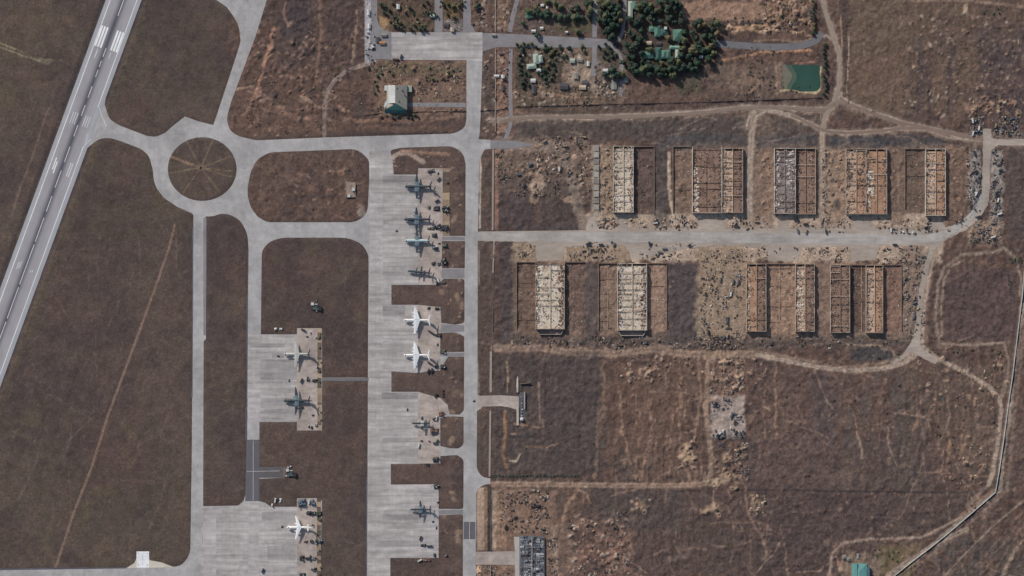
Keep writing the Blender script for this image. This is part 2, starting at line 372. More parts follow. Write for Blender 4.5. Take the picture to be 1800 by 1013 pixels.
for pts, w, c, a, h in [([(502,0),(500,25),(508,48)],4,RED2,.7,.4),([(483,48),(474,80),(466,110),(458,140),(448,165)],6,S(136,104,88),.8,.8),([(470,75),(464,120),(452,150),(438,188),(430,203)],3,S(140,110,95),.6,0),
    ([(562,0),(563,60),(558,110),(556,150)],5,RED2,.5,.3),([(628,20),(624,70),(618,110)],4,TAN2,.6,.3),([(610,90),(640,10)],3,RED2,.4,0),([(452,158),(490,185),(520,203)],2.5,TAN2,.5,0),([(446,170),(500,196),(545,214),(566,232)],4,S(128,100,86),.55,.5),
    ([(440,182),(470,192),(500,200),(560,235)],2,RED2,.5,.3),([(398,230),(470,228),(560,226),(640,228),(800,226)],12,RED,.6,.3),([(600,211),(690,214),(800,205)],6,RED2,.45,.3),([(568,160),(590,170),(560,190),(530,170)],5,TAN2,.6,.6),([(414,158),(452,150)],2,TAN2,.6,0)]:
    track(pts, w, c, a, 2.5, 1.0, h, wob=4)
for _ in range(190):
    x, y = RND.uniform(430, 640), RND.uniform(30, 232)
    blob(x, y, RND.uniform(2,7), RND.uniform(1.5,4), RND.choice([TAN2, RED2, DK, DK, DK]), RND.uniform(.3,.7), .6, 1, RND.choice([.5,.9,-.3]), RND.uniform(0,3))
track([(648,113),(628,118),(605,128),(588,142),(576,160),(571,180),(570,238)], 7, S(112,98,92), .9, 2, .4, rut=S(126,112,104))
# red island B
patch(445,255,645,385,RED,.45,20,1.3,WV,-.2)
for _ in range(90):
    blob(RND.uniform(520,640),RND.uniform(268,384),RND.uniform(2,8),RND.uniform(1.5,4),RND.choice([TAN2,RED2,DK,RED]),RND.uniform(.3,.6),.6,1,RND.choice([.5,-.3]),RND.uniform(0,3))
for (x,y,r) in [(582,302,8),(598,303,6),(608,298,8)]: blob(x,y,r,4,RED2,.8,.5,.7,1.0)
blob(612,328,9,15,S(128,112,104),.8,.4,.5); blob(636,372,9,11,S(124,112,104),.7,.4); blob(612,300,9,8,DK,.6); blob(560,345,30,6,DK,.4)
# F islands: reddish with tan scrapes
for (x0,y0,x1,y1) in [(690,258,818,307),(775,260,818,480),(770,490,818,730),(690,501,775,536),(690,653,775,689),(690,816,775,852),(775,735,816,1010)]:
    patch(x0,y0,x1,y1,S(94,78,72),.6,8,1.2,WV,-.3)
for _ in range(60):
    blob(RND.uniform(776,815),RND.uniform(262,1010),RND.uniform(3,9),RND.uniform(3,12),RND.choice([TAN2,RED,DK,S(108,92,82)]),.5,.6,1,.3)
track([(684,282),(700,270),(716,268),(745,285)],8,S(150,132,120),.8,2,.6,.4); track([(704,266),(790,272)],6,S(128,104,88),.7,3,.8,.5)

# north-centre plots
patch(660,106,820,205,S(112,92,80),.7,14,1.2); patch(664,112,815,132,OLV,.5,8); patch(725,128,815,150,S(98,80,70),.5,8)
patch(641,0,661,110,S(150,146,148),.85,2,.2); patch(655,55,690,104,S(118,112,114),.9,3,.3)
patch(663,0,770,57,S(92,78,66),.7,6); patch(668,30,680,52,S(150,122,92),.7,6)
patch(778,0,812,16,S(100,84,64),.7,5); patch(778,16,806,34,S(104,86,64),.8,5); patch(782,36,812,57,S(120,112,110),.7,4)
for (x0,y0,x1,y1,c,a) in [(830,0,868,56,S(102,84,75),.8),(873,0,897,57,S(116,94,80),.8),(850,82,866,235,S(88,76,70),.6),(873,82,897,235,S(118,92,80),.75),(903,82,913,200,S(122,94,76),.7)]:
    patch(x0,y0,x1,y1,c,a,5,.8)
for _ in range(120):
    blob(RND.uniform(832,896),RND.uniform(0,235),RND.uniform(1.5,5),RND.uniform(1.5,5),RND.choice([PALE,TAN,DK,DK,GRY]),.6,.5,.8,RND.choice([0,.6]))
patch(903,0,1045,60,S(100,86,78),.6,10); patch(975,32,1042,58,OLV,.7,6); patch(905,30,945,58,S(92,80,76),.7,4)
patch(905,82,1100,190,S(100,86,74),.75,14); patch(975,85,1045,140,S(112,96,84),.6,8); patch(1000,110,1045,150,TAN,.5,8)
patch(1045,82,1100,165,S(122,108,98),.6,10); patch(1100,130,1235,185,S(96,78,70),.7,10); patch(1190,125,1235,165,S(80,78,66),.6,10)
patch(1195,0,1345,38,S(130,105,90),.85,7,1); patch(1340,0,1430,50,RED2,.6,14,1.2); patch(1100,0,1190,125,S(84,76,64),.6,8)
for _ in range(150):
    x,y=RND.uniform(905,1100),RND.uniform(84,190); blob(x,y,RND.uniform(1.5,6),RND.uniform(1.5,4),RND.choice([PALE,TAN,TAN2,DK,DK,GRY]),.6,.5,.8,RND.choice([0,.5]))
track([(1195,36),(1260,40),(1330,44),(1400,40)],8,DK,.6,4,1.4,.5,wob=6); track([(1215,46),(1300,50),(1345,44),(1370,30)],5,S(146,118,92),.8,3,1,.8,wob=4)
track([(1290,57),(1312,52),(1340,56),(1380,54),(1405,58),(1425,64)],4,S(150,122,98),.85,2,.8,1,wob=4); track([(1325,72),(1365,70),(1395,74),(1425,70)],4,S(132,110,92),.8,2,.8,1,wob=3)
track([(1240,108),(1290,104),(1330,94),(1380,90),(1425,92)],6,S(146,112,90),.85,2,.9,1.2,wob=4); patch(1290,58,1420,70,RED,.6,4); patch(1280,95,1440,112,RED,.6,6)
for _ in range(60): blob(RND.uniform(1340,1425),RND.uniform(0,60),RND.uniform(2,8),RND.uniform(2,5),RND.choice([DK,DK,TAN,S(140,110,88)]),.7,.5,.9,.7)
patch(1290,112,1440,175,S(104,88,80),.6,12); blob(1325,140,22,18,RED2,.35,.6,1); blob(1272,125,30,25,S(104,92,82),.5,.6,1); patch(1366,112,1378,165,S(118,100,88),.7,4)
track([(1372,160),(1392,157),(1405,162),(1436,164),(1441,158),(1443,118)],2.5,S(160,142,112),.9,1.4,.3,.5); track([(1398,112),(1430,110)],4,S(140,104,92),.9,1.5,.4,.4); track([(1364,108),(1366,170)],3,S(140,118,100),.6,2,.6,.5)
# NE fields
NEr = fbm(60, 51, 5, 0.14, 1.4, 0.6)
patch(1490,0,1720,205,S(104,86,74),.75,20,1,NEr,-.05); patch(1490,0,1800,90,S(98,84,74),.4,20); patch(1720,40,1830,220,S(78,68,68),.45,25,1,WV,-.1)
track([(1478,30),(1480,80),(1478,110)],3,S(150,128,104),.7,1.5,.8,.6,wob=2); track([(1491,60),(1492,100),(1488,150),(1490,180)],2.5,S(156,136,114),.75,1.5,.6,.5,wob=2); patch(1481,0,1490,190,S(72,64,60),.6,2)
track([(1600,0),(1700,0),(1725,4),(1800,12)],6,S(118,98,86),.7,2,.6,rut=S(126,106,92)); blob(1697,14,5,9,S(142,122,104),.7)
for _ in range(240): blob(RND.uniform(1590,1800),RND.uniform(20,205),RND.uniform(1.5,6),RND.uniform(1,3),RND.choice([TAN,TAN2,DK,DK,RED2,PALE,RED2]),RND.uniform(.3,.6),.5,1,RND.choice([0,.5,.8]),RND.uniform(0,3))
blob(1730,190,38,14,S(134,106,92),.5,.7,1.2,.8); blob(1732,186,10,6,DK,.6)

for (x0,y0,x1,y1,a) in [(1183,254,1450,398,.75),(1448,254,1704,398,.8),(1050,256,1080,398,.7),(905,461,1050,596,.45),(1052,461,1174,594,.55),(1300,461,1460,598,.75),(1456,461,1628,598,.8)]:
    patch(x0,y0,x1,y1,S(122,102,89),a,9,.9)
patch(905,205,1440,245,S(82,76,72),.5,8); patch(870,240,1040,345,S(106,90,80),.7,16,1,); patch(872,310,935,395,S(78,68,68),.5,10); patch(950,310,1025,400,S(80,70,66),.6,10)
patch(1020,375,1655,460,TAN,1,9,.8); patch(900,424,1110,462,S(132,114,98),.9,7,.8); patch(905,395,1020,410,S(76,70,70),.5,6)
track([(878,250),(950,253),(985,258),(1000,290),(1010,330),(1018,370),(1030,400)],18,S(118,104,94),.65,5,.8,wob=4); track([(880,262),(975,262)],8,S(112,98,90),.7,3,.6)
track([(936,330),(948,310),(938,350)],16,S(134,114,98),.8,4,1,.6); track([(940,280),(957,318),(952,345)],2,S(130,118,108),.6,1.5,.4,.3); blob(941,345,7,6,DK,.8,.4); blob(941,330,22,10,TAN,.6)
blob(1000,350,14,7,TAN2,.6)
patch(1040,255,1056,380,S(140,128,116),.6,3,.7); patch(1056,262,1078,378,S(130,112,96),.75,4,.8)
patch(1113,258,1150,377,S(96,80,74),.85,2,.3); patch(1150,250,1176,395,S(78,74,72),.7,5)
patch(1183,258,1216,375,S(106,88,78),.8,3,.6); track([(1176,270),(1177,330),(1180,360),(1186,385)],6,S(160,142,124),.9,2,.5,1.2)
patch(1308,200,1360,400,S(108,92,82),.5,8); track([(1322,198),(1320,260),(1318,330),(1318,400)],9,S(126,112,104),.85,3,.5)
patch(1325,250,1360,390,S(118,98,86),.5,8); patch(1434,260,1446,378,S(134,112,92),.8,3,.6,)
track([(1445,200),(1444,240),(1447,300),(1447,372),(1452,400)],7,S(118,102,92),.7,3,.5,rut=S(134,118,106))
patch(1452,262,1487,395,S(128,108,94),.85,6,.9); blob(1463,318,6,5,DK,.6); blob(1476,322,5,8,DK,.6); blob(1472,362,7,16,DK,.6)
patch(1563,262,1590,395,S(104,86,76),.75,6); track([(1578,262),(1580,390)],4,S(122,104,92),.6,2,.5); patch(1591,262,1626,375,S(92,78,70),.75,3,.6)
patch(1667,262,1700,395,S(104,84,74),.75,5,.8); track([(1704,250),(1704,388)],3,S(140,118,96),.6,1.5,.4,.4)
patch(1703,226,1800,262,S(116,102,92),.6,6); patch(1703,262,1724,388,S(122,114,110),.85,4); patch(1742,262,1763,400,S(124,115,109),.85,5); patch(1700,388,1760,430,S(126,108,94),.7,10); patch(1770,262,1800,420,S(72,68,68),.5,10)
patch(1163,238,1560,262,S(72,72,74),.6,8,.8); patch(1530,240,1660,262,S(70,68,70),.6,8)
# rows two
patch(908,462,941,580,S(104,86,76),.85,2,.5); patch(993,462,1029,578,S(104,86,78),.85,2,.4); patch(1029,462,1052,600,S(80,74,74),.7,4); patch(1137,463,1173,580,S(130,107,93),.9,2,.3); patch(1052,463,1085,580,S(112,94,83),.85,2,.5)
patch(1172,462,1228,610,S(80,72,72),.65,8,1); patch(900,462,908,600,S(104,90,80),.7,4); patch(880,440,900,600,S(78,70,70),.5,6)
patch(1225,430,1312,600,S(132,114,98),.85,12,1); patch(1296,460,1312,600,S(130,112,98),.7,6)
patch(1346,464,1398,592,S(130,107,92),.9,2,.4); patch(1431,460,1459,600,S(112,94,84),.8,4,.8); patch(1495,466,1522,586,S(84,70,64),.8,2,.4); patch(1551,466,1585,586,S(114,91,80),.85,2,.4); patch(1585,430,1625,600,S(114,98,88),.75,8,1)
patch(870,590,1620,612,S(84,76,72),.6,8)
track([(870,612),(950,612),(1010,620),(1080,622),(1150,614),(1200,622),(1260,624),(1330,622),(1400,635),(1450,646),(1500,650),(1550,643),(1590,628),(1606,606)],14,S(122,102,90),.85,4,.7,rut=S(136,116,100))
track([(845,602),(870,608),(930,606)],5,S(108,94,86),.5,2,.6)
patch(1494,612,1570,634,S(66,66,68),.75,4,.6); track([(1490,606),(1540,608),(1565,612),(1574,626)],3,S(136,118,102),.7,1.5,.5,.4)
# streaked plots
patch(1080,640,1240,840,S(102,82,72),.7,14,1,STR,-.1); patch(1330,640,1500,850,S(98,80,74),.55,20,1,WV,-.2); patch(1480,640,1760,860,S(100,86,76),.5,20,1,STR,.0); patch(1430,650,1590,790,S(72,70,72),.4,20,1,STR,.05)
for pts, w in [([(1060,636),(1062,700),(1052,760),(1046,838)],6),([(1055,700),(1048,760)],3),([(1197,660),(1194,740),(1200,800),(1215,850)],5),([(1228,640),(1232,700),(1226,740),(1222,770)],4),([(1140,700),(1148,740),(1135,800),(1126,845)],3),([(1090,690),(1094,760),(1120,845)],3),([(1365,640),(1362,700),(1364,768)],4),([(1344,688),(1343,766)],3),([(1613,690),(1612,740),(1604,760)],3),([(1620,700),(1612,752)],3),([(1668,760),(1666,800),(1664,812)],5),([(1700,770),(1688,800)],6)]:
    track(pts, w, S(126,102,86), .65, 2.5, 1, .5, wob=4)
for _ in range(150): blob(RND.uniform(1085,1240),RND.uniform(632,845),RND.uniform(1,3),RND.uniform(4,14),RND.choice([TAN2,RED2,DK,RED]),RND.uniform(.3,.55),.6,1,RND.choice([0,.5]))
for _ in range(420): blob(RND.uniform(1330,1790),RND.uniform(610,1010),RND.uniform(1.5,6),RND.uniform(1.5,5),RND.choice([TAN2,RED2,DK,DK,RED,S(112,96,84)]),RND.uniform(.2,.5),.6,1,RND.choice([0,.4,.6]),RND.uniform(0,3))
track([(1243,598),(1244,660),(1240,720),(1245,760),(1251,800),(1248,835),(1236,850)],9,S(128,108,94),.9,3,.6)
patch(1250,630,1310,700,S(108,88,78),.7,6); patch(1250,697,1308,770,S(142,128,120),.85,5,.7); patch(1245,765,1312,775,DK,.5,3)
track([(1243,620),(1300,632)],14,S(128,108,92),.7,5,1)
track([(866,851),(960,852),(1060,853),(1160,854),(1230,852),(1256,845),(1300,838)],10,S(122,102,90),.85,3,.5,rut=S(140,118,102)); blob(1256,848,20,10,S(132,114,98),.8)
for (x,y,rx,ry) in [(1210,785,12,8),(1205,805,14,12),(1278,800,9,12),(1275,835,20,8),(1330,890,12,15),(1250,895,24,10),(1125,890,12,12)]: blob(x,y,rx,ry,S(140,118,98),.7,.5,.8,1.2)
blob(1331,893,4,9,S(60,62,62),.9,.4,.3,-1.5)
track([(1255,862),(1251,900)],2.5,S(132,112,98),.6,1.5,.5); track([(1016,860),(995,890),(985,940),(975,1013)],6,S(130,106,90),.75,2,.7); track([(1012,858),(1030,868),(1038,885)],3,S(134,112,94),.7,1.5,.6,.3)
track([(862,838),(900,837),(960,838),(1020,838)],6,S(52,58,54),.7,3,.6); track([(1290,862),(1380,862),(1460,864),(1620,866),(1720,866)],3,DK,.8,2,.6,-.5); track([(1075,863),(1110,863)],3,DK,.7,1.5,.5); track([(1180,863),(1230,863)],4,DK,.6,2,.5)
# plots east of the long road
patch(866,620,1060,835,S(76,70,68),.5,16); track([(891,636),(893,660),(892,690)],2.5,S(136,112,92),.7,1.5,.5,.3); track([(888,725),(888,760),(884,800),(890,822)],5,S(128,98,76),.7,2,.6,.3)
track([(947,672),(949,745)],3,S(126,104,92),.75,1.5,.4); track([(957,640),(958,720)],2,DK,.6,1.5,.4); track([(955,750),(953,738)],3,TAN2,.5,1.5); track([(950,752),(905,745)],3,RED2,.7,2,.6)
track([(960,787),(970,783),(980,781)],1.6,S(150,124,100),.7,1,.2); track([(925,785),(960,787)],4,S(118,96,78),.5,2,.6); track([(896,810),(908,812),(914,798)],3,S(160,142,126),.9,1.2,.2,.6); track([(896,768),(940,768)],4,DK,.7,2,.6); blob(903,763,7,3,S(140,116,102),.7,.4,.4,.5)
patch(868,860,980,1013,S(114,93,81),.85,10,1); patch(1000,910,1110,1013,S(112,88,78),.75,18,1.3,WV,-.2); patch(960,920,1010,1013,S(108,90,80),.6,8); patch(1040,860,1200,930,S(76,70,68),.5,14)
track([(975,935),(978,1013)],8,S(126,108,96),.7,3,.6)
patch(838,858,851,968,S(142,122,108),.95,2,.3); patch(851,856,857,968,S(116,94,76),.9,2,.3); patch(857,852,864,970,S(58,54,56),.9,1.5,.2); patch(865,862,873,968,S(138,119,104),.9,2,.3); patch(873,880,890,968,S(128,104,88),.85,3,.6)
patch(838,994,905,1013,S(112,92,80),.8,3,.6); blob(842,1002,4,10,S(180,150,126),.9,.4); blob(858,996,5,4,DK,.7)
for _ in range(90): blob(RND.uniform(1000,1110),RND.uniform(905,1013),RND.uniform(1.5,6),RND.uniform(1.5,5),RND.choice([TAN2,RED2,DK,DK,PALE]),.45,.6,1,.6,RND.uniform(0,3))
# strips between the long road and the low wall
for (x0,y0,x1,y1) in [(845,110,866,240),(843,268,866,402),(842,426,866,600),(840,622,862,690),(840,722,861,830)]: patch(x0,y0,x1,y1,S(86,74,69),.6,3,.5)
patch(868,264,876,404,S(128,98,84),.6,2,.4); patch(872,430,884,600,S(80,66,66),.5,4)
# east: curved track area, perimeter wall verges
for pts,w,c,a in [([(1660,640),(1700,655),(1740,680),(1758,700),(1760,720)],7,S(122,104,92),.8),([(1760,715),(1752,770),(1744,820),(1738,852),(1700,890)],7,S(118,102,92),.75),([(1770,640),(1760,700)],5,S(126,106,92),.7),
    ([(1652,600),(1644,560),(1648,500),(1662,470),(1690,448),(1715,446),(1745,444)],6,S(116,100,90),.7),([(1764,434),(1785,455),(1795,490),(1792,520)],3,S(140,122,106),.7),([(1660,602),(1680,606),(1760,602)],3,RED,.7),([(1650,610),(1720,604),(1772,602)],5,S(118,98,88),.5),
    ([(1480,1013),(1468,970),(1480,955),(1530,948),(1570,947),(1620,945),(1680,915),(1745,862)],4,S(136,106,90),.75),([(1458,1013),(1462,975),(1470,955)],4,S(130,100,86),.7),([(1400,1006),(1440,1004),(1458,990)],2,TAN2,.6)]:
    track(pts,w,c,a,2.5,.8,0,wob=2)
track([(1804,480),(1790,600),(1772,740),(1762,800),(1757,860),(1690,915),(1640,958),(1575,1012)],9,S(134,120,108),.7,3,.7); track([(1812,480),(1798,600),(1782,740),(1770,862),(1700,925),(1650,965),(1590,1012)],6,S(122,104,94),.6,3,.8)
patch(1772,560,1840,860,S(98,80,74),.5,14,1,STR,-.2); patch(1640,950,1840,1060,S(74,72,70),.5,16,1,WV,-.2); patch(1660,475,1788,600,S(86,72,70),.5,14); patch(1480,975,1560,1013,S(120,104,90),.6,10); patch(1545,960,1610,1013,S(104,92,70),.7,12)
for pts, w, a in [([(1652,604),(1645,560),(1648,500),(1660,470),(1690,448),(1716,446),(1745,444),(1765,436),(1785,455),(1795,490),(1792,520)],4,.5),([(1656,600),(1654,540),(1660,490),(1675,466),(1695,458)],3,.6),([(1640,440),(1632,480),(1622,540),(1618,600)],12,.7),([(1618,612),(1606,628),(1585,640),(1550,648),(1500,652),(1440,646),(1380,634),(1330,624)],8,.9),
   ([(1622,610),(1650,632),(1700,656),(1740,682),(1757,702),(1760,722),(1754,780),(1745,830),(1738,852)],7,.9),([(1655,604),(1700,607),(1765,603),(1774,640),(1766,690)],4,.7),([(1550,612),(1568,616),(1576,628),(1566,638)],3,.6),([(1700,930),(1640,958),(1560,1012)],8,.7),([(1800,880),(1740,930),(1690,980),(1660,1013)],3,.6),([(1840,900),(1790,960),(1760,1013)],4,.6),([(1840,960),(1800,1013)],3,.5),([(1458,1013),(1462,975),(1480,955),(1530,948),(1620,945),(1690,910)],4,.8)]:
    track(pts, w+4, S(104,88,79), .6, 4, 1); track(pts, w, S(136,119,107), a, 2, .6, rut=S(150,132,118) if w > 4 else None)
for k in range(10): track([(1680+k*18,1013+k*3),(1760+k*14,930-k*4),(1840+k*10,850)],2,RND.choice([TAN2,DK,RED2]),.35,2,1,0,wob=5)
for (x,y,r) in [(1785,458,12),(1768,475,7),(1780,520,6),(1755,545,5),(1712,425,8),(1690,600,7),(1745,625,8),(1655,700,10)]: blob(x,y,r,r*.8,S(56,60,58),.55,.5,.9)
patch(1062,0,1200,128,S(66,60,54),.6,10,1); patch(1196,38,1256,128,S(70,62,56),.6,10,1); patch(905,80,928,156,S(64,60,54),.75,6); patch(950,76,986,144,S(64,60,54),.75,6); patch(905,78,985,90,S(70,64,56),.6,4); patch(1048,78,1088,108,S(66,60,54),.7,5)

for pts, w in [([(860,212),(900,209),(960,206),(1050,206),(1150,202),(1230,197),(1310,189),(1380,190),(1420,193),(1452,192),(1470,180),(1477,165)],9),([(1330,190),(1390,203),(1425,218),(1448,230),(1490,234),(1525,232),(1600,225),(1640,229),(1668,240),(1720,246)],8),
    ([(1446,0),(1454,30),(1464,60),(1474,90),(1477,120),(1475,150),(1466,180),(1450,206),(1445,232),(1446,300),(1445,370),(1452,400)],9),([(1325,198),(1322,230),(1318,290),(1317,400)],11),([(1477,172),(1500,186),(1550,204),(1600,220),(1660,233),(1725,245)],9),([(1322,230),(1330,204),(1345,196)],4),([(1318,200),(1312,225)],3)]:
    track(pts, w+6, S(112,96,86), .6, 5, .8); track(pts, w, S(138,122,110), .85, 3, .5, rut=S(152,136,122))
for _ in range(150):
    x,y=RND.uniform(0,650),RND.uniform(0,1013); blob(x,y,RND.uniform(8,38),RND.uniform(6,24),RND.choice([S(66,58,57),S(98,80,70),S(92,82,66),S(72,62,62),S(104,86,76)]),RND.uniform(.2,.5),.9,1.2,0,RND.uniform(0,3))
for _ in range(26):
    x,y=RND.uniform(20,330),RND.uniform(380,990); a_=RND.choice([1.92,1.92,1.57,RND.uniform(0,3)]); l_=RND.uniform(30,150)
    track([(x,y),(x+math.cos(a_)*l_/2+RND.uniform(-6,6),y+math.sin(a_)*l_/2),(x+math.cos(a_)*l_,y+math.sin(a_)*l_)],1.6,S(110,94,84),.3,1.6,.8,0,wob=3)
for _ in range(64):
    x,y=RND.uniform(1060,1780),RND.uniform(625,1010); a_=RND.choice([1.57,1.57,1.45,0.05,RND.uniform(0,3)]); pts=[(x,y)]
    for _k in range(RND.randrange(3,7)): a_+=RND.uniform(-.35,.35); l_=RND.uniform(14,36); x+=math.cos(a_)*l_; y+=math.sin(a_)*l_; pts.append((x,y))
    track(pts,RND.uniform(1.4,3),RND.choice([S(132,112,98),S(124,102,89),S(118,96,84)]),RND.uniform(.35,.65),1.8,.8,.3,wob=4)
for _ in range(24):
    x,y=RND.uniform(870,1700),RND.choice([RND.uniform(205,255),RND.uniform(592,622)]); a_=RND.uniform(-.5,.5); pts=[(x,y)]
    for _k in range(4): a_+=RND.uniform(-.4,.4); x+=math.cos(a_)*18; y+=math.sin(a_)*10; pts.append((x,y))
    track(pts,1.8,S(126,108,96),.5,1.6,.8,.2,wob=3)
track([(844.5,274),(844,340),(843.5,400)],3,S(158,144,134),.8,1.5,.7); track([(842,440),(842,500)],2,S(138,124,112),.6,1.5,.7); track([(838,622),(841,690)],3,S(132,118,108),.7,1.5,.5)
track([(985,186),(1030,180),(1060,187)],4,S(138,112,94),.7,2,.6,.4); track([(940,160),(975,166),(1010,172),(1050,170)],3,S(140,114,96),.7,2,.6,.3); track([(1240,112),(1238,135),(1234,150)],2.5,S(128,108,94),.6,1.6,.6); blob(1305,140,34,26,S(112,94,82),.5,.6,1)
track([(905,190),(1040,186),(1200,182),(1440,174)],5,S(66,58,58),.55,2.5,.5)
# dug ground: pale rims round dark hollows, with real height
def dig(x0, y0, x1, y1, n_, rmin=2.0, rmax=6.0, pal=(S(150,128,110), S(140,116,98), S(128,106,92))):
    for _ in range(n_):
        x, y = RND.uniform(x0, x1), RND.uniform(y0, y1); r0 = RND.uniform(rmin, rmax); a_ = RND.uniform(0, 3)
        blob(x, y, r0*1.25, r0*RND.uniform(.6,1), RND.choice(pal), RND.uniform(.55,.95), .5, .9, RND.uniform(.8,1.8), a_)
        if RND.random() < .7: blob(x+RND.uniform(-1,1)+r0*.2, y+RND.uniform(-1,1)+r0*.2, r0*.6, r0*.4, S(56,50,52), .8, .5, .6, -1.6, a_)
dig(1252,628,1306,692,60); dig(1088,626,1240,650,34,1.5,4); dig(1100,646,1150,672,16); dig(1195,768,1226,825,16,3,7); dig(1258,784,1314,846,34,2,5); dig(1210,846,1300,860,8)
dig(1236,590,1310,616,22,1.5,4.5); dig(1312,630,1350,770,26,1.5,4); dig(880,600,1230,612,34,1.2,3); dig(1600,618,1780,720,46,1.5,5); dig(1660,780,1740,850,26,1.5,5); dig(1000,905,1105,1010,70,1.5,4.5,(S(138,112,98),S(126,102,90),S(150,132,118)))
dig(870,862,960,938,36,1.5,4); dig(1700,170,1790,205,30,2,6); dig(1600,40,1790,170,50,1,3.2); dig(1345,0,1425,60,46,2,6); dig(1210,40,1400,56,26,2,5); dig(1100,470,1226,600,10,1,2.5); dig(905,240,1040,350,44,1.5,5); dig(1056,262,1078,376,16,1.5,4); dig(1452,264,1486,396,16,2,5); dig(1328,255,1358,390,16,1.5,4.5); dig(1566,264,1590,390,8,1.5,3.5); dig(1668,264,1700,388,14,1.5,4)
dig(1060,384,1220,404,26,1.5,4.5); dig(1290,384,1350,404,8,1.5,4); dig(1390,382,1490,408,18,1.5,4.5); dig(1540,384,1634,410,22,1.5,5); dig(1700,390,1760,430,20,1.5,4); dig(1545,434,1626,462,18,1.5,4); dig(910,428,940,460,8,2,4); dig(1000,430,1085,460,14,1.5,4); dig(1320,434,1348,458,8,2,4); dig(1412,436,1492,460,14,1.5,4)
dig(1300,870,1345,905,10,2,5); dig(1232,885,1270,905,10,2,5); dig(1110,878,1145,905,10,2,5); dig(665,108,815,150,30,1,3); dig(724,152,815,198,36,1,3); dig(905,86,1100,190,60,1,3); dig(832,0,896,56,16,1,3); dig(850,86,896,235,34,1,3); dig(450,232,800,242,14,1,2.5); dig(690,262,812,300,14,1,3); dig(778,300,815,1000,30,1,3)
# --- relief
pave = polymask(fillet(OUTER)).astype(np.float32)
for h_ in (ISL_A,ISL_B,CIRC,ISL_C,ISL_D,ISL_E,ISL_F1,ISL_F2,ISL_F3,ISL_F4,ISL_F5,ISL_F6,ISL_F7,ISL_F8): pave -= polymask(fillet(h_))
RW = [(rwx(-70,-33),-70),(rwx(-70,33),-70),(rwx(1090,33),1090),(rwx(1090,-33),1090)]
pave = np.maximum(pave, polymask(RW))
HROAD = [(843,407),(1030,405),(1034,384),(1046,380),(1050,402),(1085,402),(1089,378),(1102,378),(1106,402),(1225,402),(1231,386),(1272,386),(1274,402),(1370,402),(1372,390),(1386,390),(1388,402),(1498,402),(1502,388),(1530,388),(1534,402),(1634,404),(1637,390),(1656,390),(1662,400),(1695,392,8),(1712,374,8),(1724,350,8),(1727,300),(1728,226),(1742,226),(1742,244),(1830,246),(1830,256),(1750,256,6),(1741,270,6),(1740,330),(1738,356,8),(1722,386,8),(1698,404),(1660,424,8),(1642,440,8),(1632,470),(1622,530),(1617,600),(1620,612,6),(1648,634,4),(1645,640),(1636,637),(1616,626,6),(1602,618,6),(1588,632,8),(1570,640),(1568,637),(1585,625),(1602,602,6),(1607,580),(1612,530),(1624,468),(1634,440,6),(1630,432),(1545,432),(1540,456),(1496,460),(1494,434),(1410,434),(1404,459),(1352,460),(1350,436),(1260,432),(1210,436),(1150,450),(1112,460),(1104,440),(1098,432),(992,434),(990,458),(944,460),(940,432),(925,426),(843,424)]
hard = np.maximum(pave, polymask(fillet(HROAD)).astype(np.float32))
for r_ in ([(688,57),(848,57),(848,108),(688,108)],[(522,577),(566,577),(566,757),(522,757)],[(522,876),(566,876),(566,1040),(522,1040)],[(735,296),(792,296),(792,600),(735,600)],[(735,600),(790,600),(790,870),(735,870)],[(848,57),(1070,57),(1070,86),(848,86)],[(1078,257),(1113,257),(1113,375),(1078,375)],[(838,696),(880,694),(914,694),(914,722),(893,718),(880,716),(838,717)],[(836,969),(912,968),(914,995),(836,995)],[(902,943),(958,943),(958,1050),(902,1050)],[(222,999),(238,984),(238,968),(264,968),(264,984),(306,998)],[(862,245),(937,251),(937,258),(862,263)],[(716,180),(820,180),(820,190),(716,190)],[(642,0),(690,0),(690,106),(645,106)]):
    hard = np.maximum(hard, polymask(r_))
LANES = [([(915,-40),(908,5),(901,30),(896,56)],10),([(898,86),(897,140),(898,200),(896,225),(888,244)],9),([(1048,-40),(1046,20),(1045,66)],10),([(1099,-40),(1098,20),(1094,58),(1086,74)],8),([(1045,84),(1045,110),(1044,134)],10),
 ([(1066,74),(1080,84),(1090,98),(1093,120),(1091,170)],8),([(1258,77),(1300,80),(1360,83),(1410,80),(1436,70),(1446,58)],14),([(1446,-60),(1448,0),(1454,30),(1464,60),(1474,90),(1477,120),(1475,150),(1466,180),(1450,206),(1445,232),(1446,300),(1445,370)],9),([(1325,198),(1322,230),(1318,290),(1317,400)],10),
 ([(1476,172),(1488,182),(1520,194),(1570,212),(1640,228),(1700,240),(1728,244)],10),([(1330,190),(1390,203),(1425,218),(1448,230),(1490,234),(1525,232),(1600,225),(1640,229),(1668,240)],8),([(878,216),(900,210),(960,206),(1050,206),(1150,203),(1230,199),(1310,190),(1380,190),(1420,193),(1452,192),(1470,180)],10),
 ([(566,667),(648,667)],7),([(1448,66),(1452,62),(1462,70)],8),([(815,-40),(822,50)],16),([(657,-40),(657,50),(680,80),(650,105)],18),([(771,-60),(771,56)],16),([(866,0),(868,400)],6),([(860,420),(860,840)],6),([(1797,500),(1750,866),(1570,1013)],5),([(905,944),(957,944),(957,1040),(905,1040)],8)]
